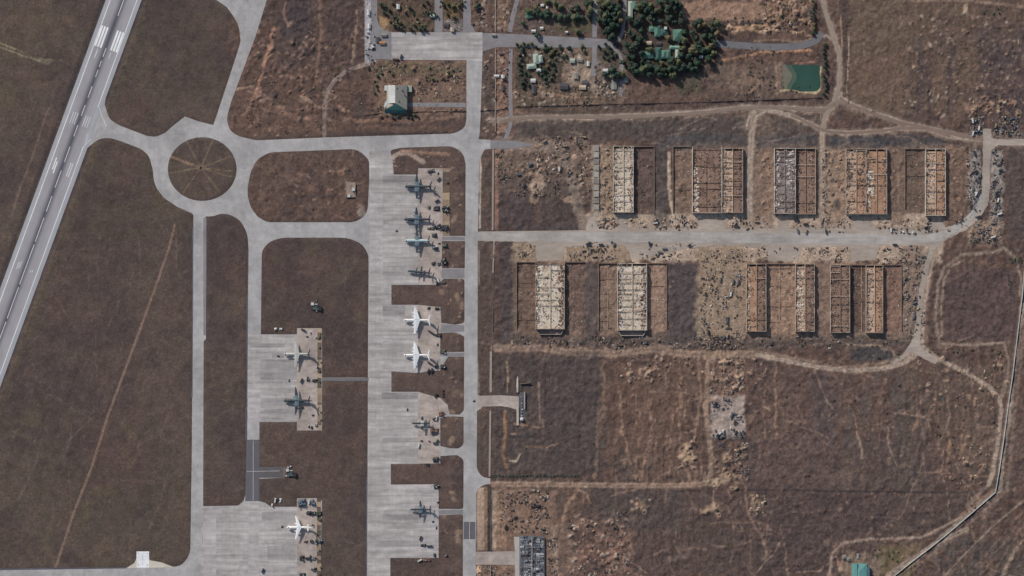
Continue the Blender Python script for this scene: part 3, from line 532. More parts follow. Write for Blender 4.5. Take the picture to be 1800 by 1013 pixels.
for pts, w in LANES:
    p = np.array(pts, float)
    for i in range(len(p)-1):
        s = box(min(p[i][0],p[i+1][0]),min(p[i][1],p[i+1][1]),max(p[i][0],p[i+1][0]),max(p[i][1],p[i+1][1]),w)
        X=PX[s];Y=PY[s];ax,ay=p[i];bx,by=p[i+1]; tt=np.clip(((X-ax)*(bx-ax)+(Y-ay)*(by-ay))/((bx-ax)**2+(by-ay)**2),0,1)
        hard[s]=np.maximum(hard[s],(np.hypot(X-ax-tt*(bx-ax),Y-ay-tt*(by-ay))<w/2+1).astype(np.float32)*.4)
flat_or_shade_strip = np.maximum(blur(hard, 2), np.minimum(hard, .4))
flat = np.clip(1 - flat_or_shade_strip * 3.5, 0, 1)
calm = np.zeros((NY,NX),np.float32)
for r_ in ([(1015,378),(1660,378),(1660,462),(1015,462)],[(900,424),(1110,424),(1110,462),(900,462)],[(1228,430),(1308,430),(1308,600),(1228,600)]): calm = np.maximum(calm, polymask(r_))
calm = blur(calm, 2); Hg *= 1 - .7 * calm
Hg += rough * (1 - .6 * calm) * (0.8 * NC + 0.5 * ND + 0.7 * NB) + (1 - rough) * (0.16 * NC + 0.2 * ND)
Hg += 0.5
Hg *= flat; Hg = np.where(hard > 0.5, -0.15, Hg)
# pond basin
PND = [(1378,114,4),(1396,113),(1440,114,5),(1443,150,5),(1440,160,8),(1412,163,8),(1392,157,6),(1378,158)]
pm = blur(polymask(fillet(PND)).astype(np.float32), 1); Hg = Hg * (1 - pm) - 1.2 * pm
mixc(s_all, S(88, 96, 84), pm * 0.9)
# keep a fine grain everywhere: clods and tussocks, irregular from vertex to vertex
grain = (1 + (0.10 + 0.10 * rough) * (rng.random((NY, NX)).astype(np.float32) - 0.5) * 2 + 0.16 * ND * (0.5 + rough) + 0.12 * NC)
Cg *= grain[..., None]; Cg = np.clip(Cg, 0.01, 0.8)
edge = np.minimum(np.minimum(gx[None, :] + 1040, 1040 - gx[None, :]), np.minimum(gy[:, None] + 640, 640 - gy[:, None]))
Hg *= np.clip(edge / 20.0, 0, 1)

def soil_material():
    m = bpy.data.materials.new('soil'); m.use_nodes = True; nt = m.node_tree; b = nt.nodes['Principled BSDF']; L = nt.links.new
    at = N(nt, 'ShaderNodeAttribute', attribute_name='col'); g = N(nt, 'ShaderNodeNewGeometry')
    outs = []
    for sc_, a, det, ro in ((0.55, 0.34, 3, 0.8), (0.22, 0.20, 4, 0.75), (0.05, 0.12, 4, 0.6)):
        n = N(nt, 'ShaderNodeTexNoise'); n.inputs['Scale'].default_value = sc_; n.inputs['Detail'].default_value = det; n.inputs['Roughness'].default_value = ro
        L(g.outputs['Position'], n.inputs[0]); r = N(nt, 'ShaderNodeMapRange'); r.inputs[1].default_value = .3; r.inputs[2].default_value = .7
        r.inputs[3].default_value = 1 - a; r.inputs[4].default_value = 1 + a; L(n.outputs[0], r.inputs[0]); outs.append((n, r))
    m1 = N(nt, 'ShaderNodeMath', operation='MULTIPLY'); L(outs[0][1].outputs[0], m1.inputs[0]); L(outs[1][1].outputs[0], m1.inputs[1])
    m2 = N(nt, 'ShaderNodeMath', operation='MULTIPLY'); L(m1.outputs[0], m2.inputs[0]); L(outs[2][1].outputs[0], m2.inputs[1])
    hs = N(nt, 'ShaderNodeHueSaturation')
    hr = N(nt, 'ShaderNodeMapRange'); hr.inputs[1].default_value = .3; hr.inputs[2].default_value = .7; hr.inputs[3].default_value = 0.488; hr.inputs[4].default_value = 0.512
    L(outs[1][0].outputs[0], hr.inputs[0]); L(hr.outputs[0], hs.inputs['Hue']); hs.inputs['Saturation'].default_value = 1.0
    vm = N(nt, 'ShaderNodeVectorMath', operation='SCALE'); L(at.outputs['Color'], vm.inputs[0]); L(m2.outputs[0], vm.inputs['Scale'])
    L(vm.outputs[0], hs.inputs['Color']); L(hs.outputs[0], b.inputs['Base Color']); b.inputs['Roughness'].default_value = 0.95; b.inputs['Specular IOR Level'].default_value = 0.1
    bp = N(nt, 'ShaderNodeBump'); bp.inputs['Distance'].default_value = 0.5; bp.inputs['Strength'].default_value = 0.8; L(outs[0][0].outputs[0], bp.inputs['Height']); L(bp.outputs[0], b.inputs['Normal'])
    return m
SOIL = soil_material()
def grid_mesh(name, X, Y, Z, C):
    ny, nx = Z.shape; me = bpy.data.meshes.new(name)
    co = np.empty((ny * nx, 3), np.float32); co[:, 0] = np.broadcast_to(X[None, :], Z.shape).ravel(); co[:, 1] = np.broadcast_to(Y[:, None], Z.shape).ravel(); co[:, 2] = Z.ravel()
    me.vertices.add(ny * nx); me.vertices.foreach_set('co', co.ravel())
    idx = np.arange(ny * nx, dtype=np.int32).reshape(ny, nx)
    q = np.stack([idx[:-1, :-1], idx[:-1, 1:], idx[1:, 1:], idx[1:, :-1]], -1).reshape(-1, 4)
    me.loops.add(q.size); me.loops.foreach_set('vertex_index', q.ravel())
    me.polygons.add(len(q)); me.polygons.foreach_set('loop_start', np.arange(0, q.size, 4, dtype=np.int32))
    me.update(calc_edges=True)
    ca = me.color_attributes.new('col', 'FLOAT_COLOR', 'POINT'); a = np.ones((ny * nx, 4), np.float32); a[:, :3] = C.reshape(-1, 3); ca.data.foreach_set('color', a.ravel())
    me.polygons.foreach_set('use_smooth', np.ones(len(q), dtype=bool))
    me.materials.append(SOIL); o = bpy.data.objects.new(name, me); return link(o)
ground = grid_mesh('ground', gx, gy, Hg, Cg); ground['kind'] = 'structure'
# the plain goes on to the horizon
MB_ = MB(); c_ = tuple(np.array(S(84, 73, 68)))
for (x0, y0, x1, y1) in [(-12000,-12000,12000,-640),(-12000,640,12000,12000),(-12000,-640,-1040,640),(1040,-640,12000,640)]:
    MB_.add([(x0,y0,0),(x1,y0,0),(x1,y1,0),(x0,y1,0)], [(0,1,2,3)], c_)
far = MB_.build('outer_plain', SOIL, colors=True); far['kind'] = 'structure'
def gz(px, py):
    i = int(round((px - 900 + 1040) / STEP)); j = int(round((506.5 - py + 640) / STEP))
    return float(Hg[min(max(j, 0), NY-1), min(max(i, 0), NX-1)])
# ------------------------------------------------------------------ pavements
CONC = slab_mat('concrete_apron', S(155,149,147), streak=(0.10, 1.1), samt=0.13, jd=.12)
CONCV = slab_mat('concrete_taxiway', S(149,146,145), streak=(.7, .5), samt=0.05, jd=0.05, blot=.12)
TANC = slab_mat('dusty_concrete', S(152,140,133), streak=(0.5, 0.8), joint=6, jd=0.06, samt=0.10, blot=0.13)
ASPH = mat('asphalt_patch', S(92,90,94), amt=.08, scale=.4, stretch=(1,.15,1))
GREYA = mat('worn_asphalt', S(124,120,122), amt=.08, scale=.3, amt2=.14)
SHLD = mat('dark_shoulder', S(82,80,88), amt=.14, scale=.3, amt2=.2)
PAINT = mat('white_paint', S(228,226,228), amt=.10, scale=.8, rough=.6)
PAINT2 = mat('worn_paint', S(190,188,190), amt=.18, scale=.5, rough=.7)
DROAD = mat('packed_dirt', S(152,140,130), amt=.14, scale=.25, amt2=.22, scale2=.03, stretch=(.35,1,1))
TRACKM = mat('dirt_track', S(140,124,112), amt=.12, scale=.4, amt2=.12)
Z0 = 0.08
# shoulders first (lowest)
sheet('taxiway', OUTER, CONCV, Z0, holes=[ISL_A,ISL_B,CIRC,ISL_C,ISL_D,ISL_E,ISL_F1,ISL_F2,ISL_F3,ISL_F4,ISL_F5,ISL_F6,ISL_F7,ISL_F8])
sheet('main_apron', [(649,264),(686,264),(691,290),(691,308),(735,308),(735,501),(688,501),(688,536),(735,536),(735,653),(688,653),(688,689),(735,689),(735,816),(687,816),(687,852),(771,852),(771,981),(686,981),(686,1075),(646,1075),(647,700),(649,500)], CONC, Z0+.03, rnd=False)
sheet('west_apron', [(436,588),(522,588),(522,741),(434.5,741)], CONC, Z0+.03)
sheet('south_apron', [(356,891),(422,890),(430,882),(455,882),(455,891),(522,891),(522,1075),(352,1075)], CONC, Z0+.03)
TK = Z0+.06
for k, pts in enumerate([[(735,296),(778,296),(778,415),(777,418),(777,472),(774,500),(735,500)],[(735,536),(774,540),(776,568),(774,586),(774,652),(735,653)],[(735,689),(774,700),(787,712),(787,728),(774,735),(774,784),(774,815),(735,815)],[(522,577),(558,577),(558,757),(522,757)],[(522,876),(557,876),(557,1075),(522,1075)]]):
    sheet('hardstand', pts, TANC, TK, rnd=False)
sheet('north_plaza', [(688,57),(848,57),(848,108),(820,106),(688,105.5)], CONC, Z0+.05)
sheet('road', [(848,58),(905,60),(1068,69),(1080,76),(1070,84),(960,84),(874,83),(850,90),(848,100)], GREYA, Z0+.02)
sheet('road', [(815,-60),(827,-60),(828,40),(836,56.6),(808,56.6),(814,46)], GREYA, Z0+.03)
sheet('road', [(652,-60),(663,-60),(663,38,12),(672,52,10),(687.6,57),(687.6,105),(662,104),(650,112),(645,98),(652,60)], GREYA, Z0+.03)
sheet('road', [(764,-60),(778,-60),(778,56.6),(764,56.6)], GREYA, Z0+.04)
RZ = .045
for nm, pts, w, mm in [('road',[(915,-40),(908,5),(901,30),(896,56)],8,GREYA),('road',[(898,86),(897,140),(898,200),(896,225),(888,244)],6.5,GREYA),
        ('road',[(1048,-40),(1046,20),(1045,66)],8,GREYA),('road',[(1099,-40),(1098,20),(1094,58),(1086,74)],6,GREYA),('road',[(1045,84),(1045,110),(1044,134)],8,GREYA),
        ('road',[(1066,74),(1080,84),(1090,98),(1093,120),(1091,170)],6,GREYA),
        ('road',[(1258,77),(1300,80),(1360,83),(1410,80),(1436,70),(1446,58)],12,mat('blue_grey_asphalt',S(104,102,104),amt=.1,scale=.4)),
        ('dirt_road',[(1446,-60),(1448,0),(1454,30),(1464,60),(1474,90),(1477,120),(1475,150),(1466,180),(1450,206),(1445,232)],6,TRACKM),
        ('dirt_road',[(1448,66),(1452,62),(1462,70)],5,TRACKM),
        ('dirt_road',[(1476,172),(1488,182),(1520,194),(1570,212),(1640,228),(1700,240),(1728,244)],6.5,mat('red_dirt_track',S(122,104,94),amt=.1,scale=.4)),
        ('dirt_road',[(1390,203),(1425,218),(1448,230),(1490,234),(1525,232),(1600,225),(1640,229),(1668,240)],4.5,mat('red_dirt_track',S(122,104,94))),
        ('dirt_road',[(878,216),(900,210),(960,206),(1050,206),(1150,203),(1230,199),(1310,190),(1380,190),(1420,193),(1452,192),(1470,180)],6,mat('brown_dirt_track',S(124,108,98),amt=.1,scale=.4)),
        ('road',[(566,667),(605,667.5),(648,667)],5.5,mat('blue_grey_asphalt',S(104,102,104)))]:
    RZ += .012; ribbon(nm, pts, w, mm, Z0+RZ, 0.9 if nm == 'dirt_road' else 0.1, seed=len(pts))
HJ = []
_r = random.Random(12); _f = fillet(HROAD)
for (ax, ay), (bx, by) in zip(_f, _f[1:] + _f[:1]):
    n_ = max(1, int(math.hypot(bx-ax, by-ay) / 5))
    for k in range(n_):
        t_ = k / n_; j_ = 0 if (ax < 845 or ax > 1810) else 1.1; HJ.append((ax+(bx-ax)*t_+_r.uniform(-j_,j_), ay+(by-ay)*t_+_r.uniform(-j_,j_)))
sheet('dusty_apron', HJ, DROAD, Z0+.02, rnd=False)
sheet('hangar_road', [(843,408),(1020,408.5),(1250,409),(1500,411),(1632,413),(1662,405,10),(1696,384,8),(1716,362,8),(1723,340,8),(1731,340),(1732,352,8),(1716,378,8),(1690,402,10),(1655,424,8),(1600,429),(1400,428),(1200,426.5),(1000,425),(843,423)], slab_mat('road_concrete', S(150,144,139), streak=(.2,1.2), samt=.07, jd=.05), Z0+.05)
sheet('road', [(843,696),(880,695),(912,697),(912,721),(893,716),(880,714),(848,715),(843,722),(838.6,722),(838.6,690)], TANC, Z0+.04)
sheet('road', [(836.6,970),(852,970),(908,969),(912,993),(836.6,993)], TANC, Z0+.04)
sheet('road', [(903,944),(918,944),(918,1040),(905,1040),(905,996),(905,966)], mat('pale_concrete',S(160,156,150),amt=.12,scale=.3), Z0+.06)
# beds of earth and gravel along the outer rim of the hardstands
vr = random.Random(4)
def beds(x0, x1, y0, y1):
    y = y0
    while y < y1:
        h_ = min(vr.uniform(5, 15), y1-y); c = vr.choice([(160,138,114),(150,130,110),(104,88,76),(92,78,70),(134,114,96),(88,80,66)])
        pts = [(x0+.1,y),(x1-.3+vr.uniform(-.8,0),y+vr.uniform(0,.8)),(x1-.3+vr.uniform(-.8,0),y+h_-vr.uniform(0,.6)),(x0+.1,y+h_-.05)]
        sheet('earth_bed', pts, mat('bed_%d' % c[0], S(*c), amt=.25, scale=.4, bump=.3), TK+.01, rnd=False); y += h_
beds(558,566,577,757); beds(557,565,876,1060); beds(778,791,296,415)
sheet('road', [(862,246.5),(905,248),(935,253),(935,257),(905,261),(862,262)], GREYA, Z0+.05)
sheet('road', [(717,181),(760,180.5),(819,181),(819,189),(760,188),(717,188)], GREYA, Z0+.05)
# narrow links from hardstands to the long road
for pts in [[(777,416.5),(817,416.5),(817,422.5),(777,422.5)],[(776,473),(816.5,473),(816.5,489),(776,489)],[(774,570),(816,572),(816,583),(774,585)],[(774,620),(816,620.5),(816,626),(774,626)],[(771,897),(814,896),(814,903.5),(771,905)]]:
    sheet('service_road', pts, GREYA, Z0+.05)
for k_, (x0, y0, x1, y1, dk) in enumerate([(673,309,735,321,.86),(673,538,712,556,.86),(671,690,735,702,.88),(691,560,735,568,1.05),(650,340,673,470,1.05),(672,478,735,486,.92),(672,600,728,607,1.05),(672,770,735,778,.93),(690,852,771,860,1.07),(672,905,735,914,.9),(660,950,740,962,.93),(458,632,522,668,.9),(440,604,500,611,.87),(478,618,500,630,.93),(458,700,521,712,.94),(436,690,458,741,1.04),(460,900,520,915,.93),(470,960,521,985,.94),(357,905,380,1060,1.03),(437,900,455,1060,1.03)]):
    c = (154*dk,148*dk,147*dk); r_ = random.Random(k_)
    sheet('repaired_slabs', [(x0,y0),(x1,y0+r_.uniform(-.5,.5)),(x1,y1),(x0,y1)], slab_mat('repair_%d' % k_, S(*c), streak=(.12,1.1), samt=.10, joint=r_.choice([5,7.5,10])), Z0+.045, rnd=False)
# dark strips
sheet('asphalt_strip', [(433.6,773),(456,773),(456,881),(431,881)], ASPH, Z0+.05)
sheet('asphalt_strip', [(456,821),(499,821),(499,840),(456,840)], mat('asphalt_faded',S(88,84,86),amt=.12,scale=.2), Z0+.05)
sheet('asphalt_strip', [(815,917.5),(835.5,917.5),(835.5,948),(815,948)], ASPH, Z0+.05)
for pts in [[(430,440),(436.5,440),(434.5,773),(429,773)],[(641.5,780),(646,780),(645,1075),(640,1075)],[(335,400),(340,400),(338.5,700),(333.5,700)],[(357.5,383),(363,383),(362,590),(357.5,590)],[(0,999.5),(224,996),(224,999.5),(0,1002.5)]]:
    sheet('shoulder', pts, SHLD if pts[0][0] not in (357.5,) else GREYA, Z0+.04)

# runway: its own sheet, wear follows its axis
def runway_mat():
    m = bpy.data.materials.new('runway_asphalt'); m.use_nodes = True; nt = m.node_tree; b = nt.nodes['Principled BSDF']; L = nt.links.new
    tc = N(nt, 'ShaderNodeTexCoord'); se = N(nt, 'ShaderNodeSeparateXYZ'); L(tc.outputs['Object'], se.inputs[0])
    def noise(sx, sy, s_, a):
        mp = N(nt, 'ShaderNodeMapping'); mp.inputs['Scale'].default_value = (sx, sy, 1); L(tc.outputs['Object'], mp.inputs[0])
        n = N(nt, 'ShaderNodeTexNoise'); n.inputs['Scale'].default_value = s_; n.inputs['Detail'].default_value = 4; L(mp.outputs[0], n.inputs[0])
        r = N(nt, 'ShaderNodeMapRange'); r.inputs[1].default_value = .3; r.inputs[2].default_value = .7; r.inputs[3].default_value = 1-a; r.inputs[4].default_value = 1+a; L(n.outputs[0], r.inputs[0]); return r.outputs[0]
    ab = N(nt, 'ShaderNodeMath', operation='ABSOLUTE')
    sh = N(nt, 'ShaderNodeMath', operation='SUBTRACT'); L(se.outputs['X'], sh.inputs[0]); sh.inputs[1].default_value = -1.0; L(sh.outputs[0], ab.inputs[0])
    cr = N(nt, 'ShaderNodeValToRGB'); cr.color_ramp.interpolation = 'LINEAR'
    mr = N(nt, 'ShaderNodeMapRange'); mr.inputs[1].default_value = 0; mr.inputs[2].default_value = 31; L(ab.outputs[0], mr.inputs[0]); L(mr.outputs[0], cr.inputs[0])
    e = cr.color_ramp.elements; e[0].position = 0.0; e[1].position = 1.0
    def C4(c): return tuple(c) + (1,)
    e[0].color = C4(S(78,78,86)); e[1].color = C4(S(150,150,155))
    for p_, c in [(.06,S(92,91,98)),(.14,S(116,113,118)),(.28,S(142,139,142)),(.68,S(150,147,150)),(.73,S(156,155,159)),(.93,S(148,149,154))]:
        x = e.new(p_); x.color = C4(c)
    v = N(nt, 'ShaderNodeVectorMath', operation='SCALE'); L(cr.outputs[0], v.inputs[0])
    mu = N(nt, 'ShaderNodeMath', operation='MULTIPLY'); L(noise(1.2, .03, .5, .06), mu.inputs[0]); L(noise(1, 1, .04, .06), mu.inputs[1]); L(mu.outputs[0], v.inputs['Scale'])
    L(v.outputs[0], b.inputs['Base Color']); b.inputs['Roughness'].default_value = .9; b.inputs['Specular IOR Level'].default_value = .2
    return m
dirv = Vector((0.366, 1.0)).normalized(); ang = math.atan2(dirv.y, dirv.x) - math.pi/2
def rw_obj(name, rects, m, z, parent=None, loc0=(217.5, 0.0)):
    """rects in runway axes: across (m, + = right), along (m, + = up the picture) about the point on the centre line at y=506.5"""
    mb = MB()
    for (u0, v0, u1, v1) in rects: mb.add([(u0,v0,0),(u1,v0,0),(u1,v1,0),(u0,v1,0)], [(0,1,2,3)])
    o = mb.build(name, m, parent)
    if parent is None:
        o.location = P(rwx(506.5, 0), 506.5, z); o.rotation_euler = (0, 0, ang)
    else: o.location = (0, 0, z)
    return o
runway = rw_obj('runway', [(-29.6,-720,29.6,720)], runway_mat(), Z0+.07); runway['kind'] = 'structure'
def rv(px, py):
    d = Vector(P(px, py)[:2]) - Vector(P(rwx(506.5, 0), 506.5)[:2]); n_ = Vector((dirv.y, -dirv.x))
    return d.dot(n_), d.dot(dirv)
u_l = -22.0; u_r = 22.0
v_a = rv(175, 190)[1]; v_b = rv(148, 258)[1]
rw_obj('edge_line', [(u_l-.6,-720,u_l+.6,720)], PAINT, .03, runway); 
rw_obj('edge_line', [(u_r-.5,v_a,u_r+.5,720)], PAINT, .03, runway); rw_obj('edge_line', [(u_r-.5,-720,u_r+.5,v_b)], PAINT, .03, runway)
def stripes(name, px, py, n, pitch, w, ln, m, skew=0):
    u, v = rv(px, py)
    for k in range(n):
        uu = u + (k - (n-1)/2) * pitch
        rw_obj(name, [(uu-w/2, v-ln/2 + skew*k, uu+w/2, v+ln/2 + skew*k)], m, .03, runway)
stripes('threshold_stripe', 178.5, 64.5, 3, 5.0, 3.3, 38, PAINT); stripes('threshold_stripe', 206, 73, 3, 5.0, 3.3, 37, PAINT)
stripes('touchdown_stripe', 130, 207.5, 3, 4.0, 1.3, 21, PAINT2); stripes('touchdown_stripe', 152, 214, 3, 4.0, 1.3, 20, PAINT2)
stripes('touchdown_stripe', 97.5, 288, 2, 3.4, 1.9, 22, PAINT, -6); stripes('touchdown_stripe', 122.5, 299, 2, 3.6, 1.9, 25, PAINT2)
stripes('worn_mark', 33, 468, 3, 2.4, 1.1, 13, PAINT2, 2); stripes('worn_mark', 55, 478, 2, 3, 1.2, 4, PAINT2, 2); stripes('worn_mark', 169, 94, 1, 3, 1.6, 17, PAINT2); stripes('worn_mark', 193, 98, 1, 3, 1.2, 10, PAINT2)
cl = []
v = rv(rwx(28,0), 28)[1]
for y0, y1 in [(-40,28),(85,100),(107,118),(123,136),(152,172),(185,204),(220,240),(258,285),(300,330),(345,372),(383,425),(430,500),(505,560),(566,640),(648,700),(710,780)]:
    a = rv(rwx(y0,0), y0)[1]; b = rv(rwx(y1,0), y1)[1]; rw_obj('centre_line', [(-.65,b,.65,a)], PAINT2, .03, runway)
ribbon('edge_line', [(175,190),(178,202),(183,213),(187,223)], 1.2, PAINT2, Z0+.11, parent=None)['kind'] = 'structure'
ribbon('edge_line', [(148,258),(153,251),(160,245)], 1.2, PAINT2, Z0+.11); ribbon('edge_line', [(149,256),(152,246),(154,236)], 1.0, PAINT2, Z0+.11)
for (x, y0, y1) in [(445,775,880),(825.3,918,948)]:
    ribbon('centre_line', [(x,y0),(x,(y0+y1)/2),(x,y1)], 0.6, PAINT2, Z0+.09)
ribbon('centre_line', [(434,829),(460,828.5),(492,828)], 0.6, PAINT2, Z0+.09)
# pale turning pad on the southern taxiway
sheet('turning_apron', [(222,999),(236,990),(239,984),(240,980),(262,980),(263,985),(285,989),(306,997.5)], mat('cream_concrete',S(186,178,166),amt=.07), Z0+.10)
sheet('helicopter_pad', [(240,969.5),(262,969.5),(262,998),(240,998)], slab_mat('white_concrete', S(205,205,206), joint=11, jd=.05, samt=.04), Z0+.13)
for sx, sy in ((243,973),(259,973),(243,993),(259,993)): ribbon('corner_mark', [(sx-1.6,sy-1),(sx+1.6,sy+1)], .8, ASPH, Z0+.16)
sheet('shallow_water', [(1383,115),(1391,114),(1396,124,3),(1401,131,4),(1400,141,4),(1393,150,4),(1390,157),(1384,157),(1388,148,3),(1393,140,3),(1392,130,3),(1387,124,3)], mat('shallow_water', S(76,90,78), amt=.08, rough=.2), -0.19)
ribbon('centre_mark', [(251,975),(251,994)], .5, GREYA, Z0+.16)

# pond
wm = bpy.data.materials.new('pond_water'); wm.use_nodes = True; nt = wm.node_tree; b = nt.nodes['Principled BSDF']
b.inputs['Roughness'].default_value = 0.12; b.inputs['Specular IOR Level'].default_value = .3
g = N(nt,'ShaderNodeNewGeometry'); n = N(nt,'ShaderNodeTexNoise'); n.inputs['Scale'].default_value = .03; nt.links.new(g.outputs['Position'], n.inputs[0])
cr = N(nt,'ShaderNodeValToRGB'); cr.color_ramp.elements[0].color = (*S(44,70,63),1); cr.color_ramp.elements[1].color = (*S(54,79,70),1); cr.color_ramp.elements[0].position=.3; cr.color_ramp.elements[1].position=.7
nt.links.new(n.outputs[0], cr.inputs[0]); nt.links.new(cr.outputs[0], b.inputs['Base Color'])
sheet('pond_water', [(1377,115,4),(1441,115,5),(1442.5,150,5),(1440,160,8),(1412,161.5,8),(1392,157,6),(1377,158)], wm, -0.35)
sheet('sand_bank', [(1374,113),(1381,113),(1387,124,3),(1393,130,4),(1392,140,4),(1385,150,4),(1384,158),(1374,162)], mat('wet_sand',S(104,100,88),amt=.1), -0.2)
# ------------------------------------------------------------------ roofless hangar shells
WALLM = mat('weathered_wall', S(152,138,127), amt=.14, scale=.6, amt2=.14)
WALLW = mat('pale_wall', S(172,163,154), amt=.12, scale=.6, amt2=.14)
BEAM = mat('rusted_beam', S(112,92,82), amt=.2, scale=.8)
BEAMP = mat('pale_beam', S(178,162,148), amt=.16, scale=.8)
def rmat(key, c, amt=.2): return mat('roofing_' + key, S(*c), amt=amt, scale=.45, amt2=.16, scale2=.12, rough=.9)
ROOFC = {'cream': [(186,172,155),(180,165,148),(192,180,166),(170,152,136)], 'tan': [(172,147,127),(162,138,119),(180,156,136),(152,126,108)],
         'grey': [(126,114,110),(136,124,118),(116,104,101),(168,158,150)], 'brown': [(126,103,90),(120,97,85),(134,109,95),(108,88,79)],
         'orange': [(158,126,104),(152,120,98),(144,112,92),(166,136,114)]}
DEB = mat('debris', (0,0,0), amt=.15, scale=1.2, attr='col', rough=.8)
def chunk(mb, x, y, z, sx, sy, h, a, col, rnd):
    """an irregular low lump or sheet of scrap: 4-sided, sloped, closed"""
    c, s_ = math.cos(a), math.sin(a); vs = []
    for (u, v) in ((-1,-1),(1,-1),(1,1),(-1,1)):
        u *= sx/2 * rnd.uniform(.75,1.1); v *= sy/2 * rnd.uniform(.75,1.1); vs.append((x+u*c-v*s_, y+u*s_+v*c, z-.3))
    k = rnd.uniform(.45,.95)
    for i in range(4):
        vs.append((x+(vs[i][0]-x)*k, y+(vs[i][1]-y)*k, z+h*rnd.uniform(.6,1.1)))
    mb.add(vs, [(4,5,6,7),(0,1,5,4),(1,2,6,5),(2,3,7,6),(3,0,4,7)], col)
SCRAPC = [S(66,58,56),S(96,80,70),S(62,60,62),S(72,66,66),S(90,84,84),S(150,144,140),S(178,174,170),S(120,104,94),S(104,80,70),S(134,120,108),S(56,58,66)]
WHITE_HEAPS = {}
def hangar(x0, x1, y0, y1, left, right, label, hw=8.3, rz=5.7, rows=11, spine=True, wallm=WALLM, seed=0, gapn=0, heaps=(), annex=None, west=True, east=True, north=True):
    r = random.Random(seed); cx, cy = (x0+x1)/2, (y0+y1)/2
    t = empty('ruined_hangar', cx, cy, label, 'hangar', 'roofless hangar shells along the hangar road')
    W_, D_ = x1-x0, y1-y0; th = .95; hx, hy = W_/2, D_/2
    def ragged(name, ax, ay, bx, by, h, w, rg=.16):
        mb = MB(); n = max(3, int(math.hypot(bx-ax, by-ay) / 6)); hs = [h * (r.uniform(.86, 1.04) if r.random() > rg else r.uniform(.55,.8)) for _ in range(n+1)]
        ex, ey = (bx-ax)/n, (by-ay)/n; nx_, ny_ = (-(by-ay), bx-ax); l = math.hypot(nx_, ny_); nx_, ny_ = nx_/l*w/2, ny_/l*w/2
        vs = []; fs = []
        for i in range(n+1):
            px, py = ax+ex*i, ay+ey*i; hh = hs[i]
            vs += [(px-nx_,py-ny_,-.5),(px+nx_,py+ny_,-.5),(px+nx_,py+ny_,hh),(px-nx_,py-ny_,hh)]
        for i in range(n):
            a, b = 4*i, 4*i+4; fs += [(a+3,a+2,b+2,b+3),(a,a+3,b+3,b),(a+2,a+1,b+1,b+2),(a+1,a,b,b+1)]
        fs += [(0,1,2,3),(4*n+3,4*n+2,4*n+1,4*n)]
        mb.add(vs, fs); return mb.build(name, wallm, t)
    if west: ragged('side_wall', -hx, -hy, -hx, hy, hw, th)
    if east: ragged('side_wall', hx, -hy, hx, hy, hw, th, .05)
    ragged('end_wall', -hx+th/2+.05, -hy+.5, hx-th/2-.05, -hy+.5, hw*1.08, .8, .03)
    if north: ragged('end_wall', -hx+th/2+.05, hy-.5, hx-th/2-.05, hy-.5, hw*.98, .9)
    # roof sheets that have come down, one per bay and side of the spine
    ys = [-hy+1.2 + (D_-2.4-3.5) * k / rows for k in range(rows+1)]
    for side in (0, 1):
        xa, xb = (-hx+.7, -.5) if side == 0 else (.5, hx-.7)
        pal = ROOFC[left if side == 0 else right]; base = left if side == 0 else right
        xs = [xa, (xa+xb)/2, xb] if W_ > 36 else [xa, xb]
        for k in range(rows):
            if r.random() < gapn: continue
            for q in range(len(xs)-1):
                mb = MB(); z = rz + r.uniform(-.22, .15); tl = r.uniform(-.2,.2); c = (xs[q]+xs[q+1])/2; w2 = (xs[q+1]-xs[q])/2 - .03; ya, yb = ys[k]+.05, ys[k+1]-.05
                z1, z2 = z+tl, z-tl; t3 = r.uniform(-.15,.15)
                v = [(c-w2,ya,z1),(c+w2,ya,z2),(c+w2,yb,z2+t3),(c-w2,yb,z1+t3)]
                mb.add([(a,b_,c_-.15) for a,b_,c_ in v] + v, [(3,2,1,0),(4,5,6,7),(0,1,5,4),(1,2,6,5),(2,3,7,6),(3,0,4,7)])
                i = 0 if r.random() < .7 else r.randrange(len(pal)); mb.build('roof_sheet', rmat(base + str(i), pal[i]), t)
    # floor below, and what lies on it
    mb = MB(); mb.add([(-hx+.6,-hy+1,.15),(hx-.6,-hy+1,.15),(hx-.6,hy-1,.15),(-hx+.6,hy-1,.15)], [(0,1,2,3)]); mb.build('floor', rmat('floor', (104,88,80)), t)
    if spine:
        mb = MB(); mb.bar((0,-hy+1,rz+1.3),(0,hy-1,rz+1.3),1.1,.7); mb.build('spine_beam', rmat('spine_'+left, tuple(min(255, c+8) for c in ROOFC[left][0]), .1), t)
    nb = rows
    for k in range(1, nb+1):
        if r.random() < .34: continue
        y = max(-hy+3, min(hy-3, ys[min(k, rows)] + r.uniform(-2.6,2.6))); mb = MB(); mm = BEAM if r.random() < .75 else BEAMP
        z = rz + 1.6; full = r.random()
        a = (-hx+.5, y, z+.3); b = (hx-.5, y + r.choice([0,0,0,r.uniform(-3,3)]), z+.3)
        if full < .3: b = (0, y, z-.4)
        elif full < .45: a = (0, y, z-.4)
        mb.bar(a, b, .6, .7)
        for q in range(4):                                   # lattice of the truss
            u = a[0] + (b[0]-a[0]) * (q+.5)/4; mb.bar((u-1.5, y, z-.1), (u+1.5, y, z-1.0), .25, .25)
        mb.build('roof_truss', mm, t)
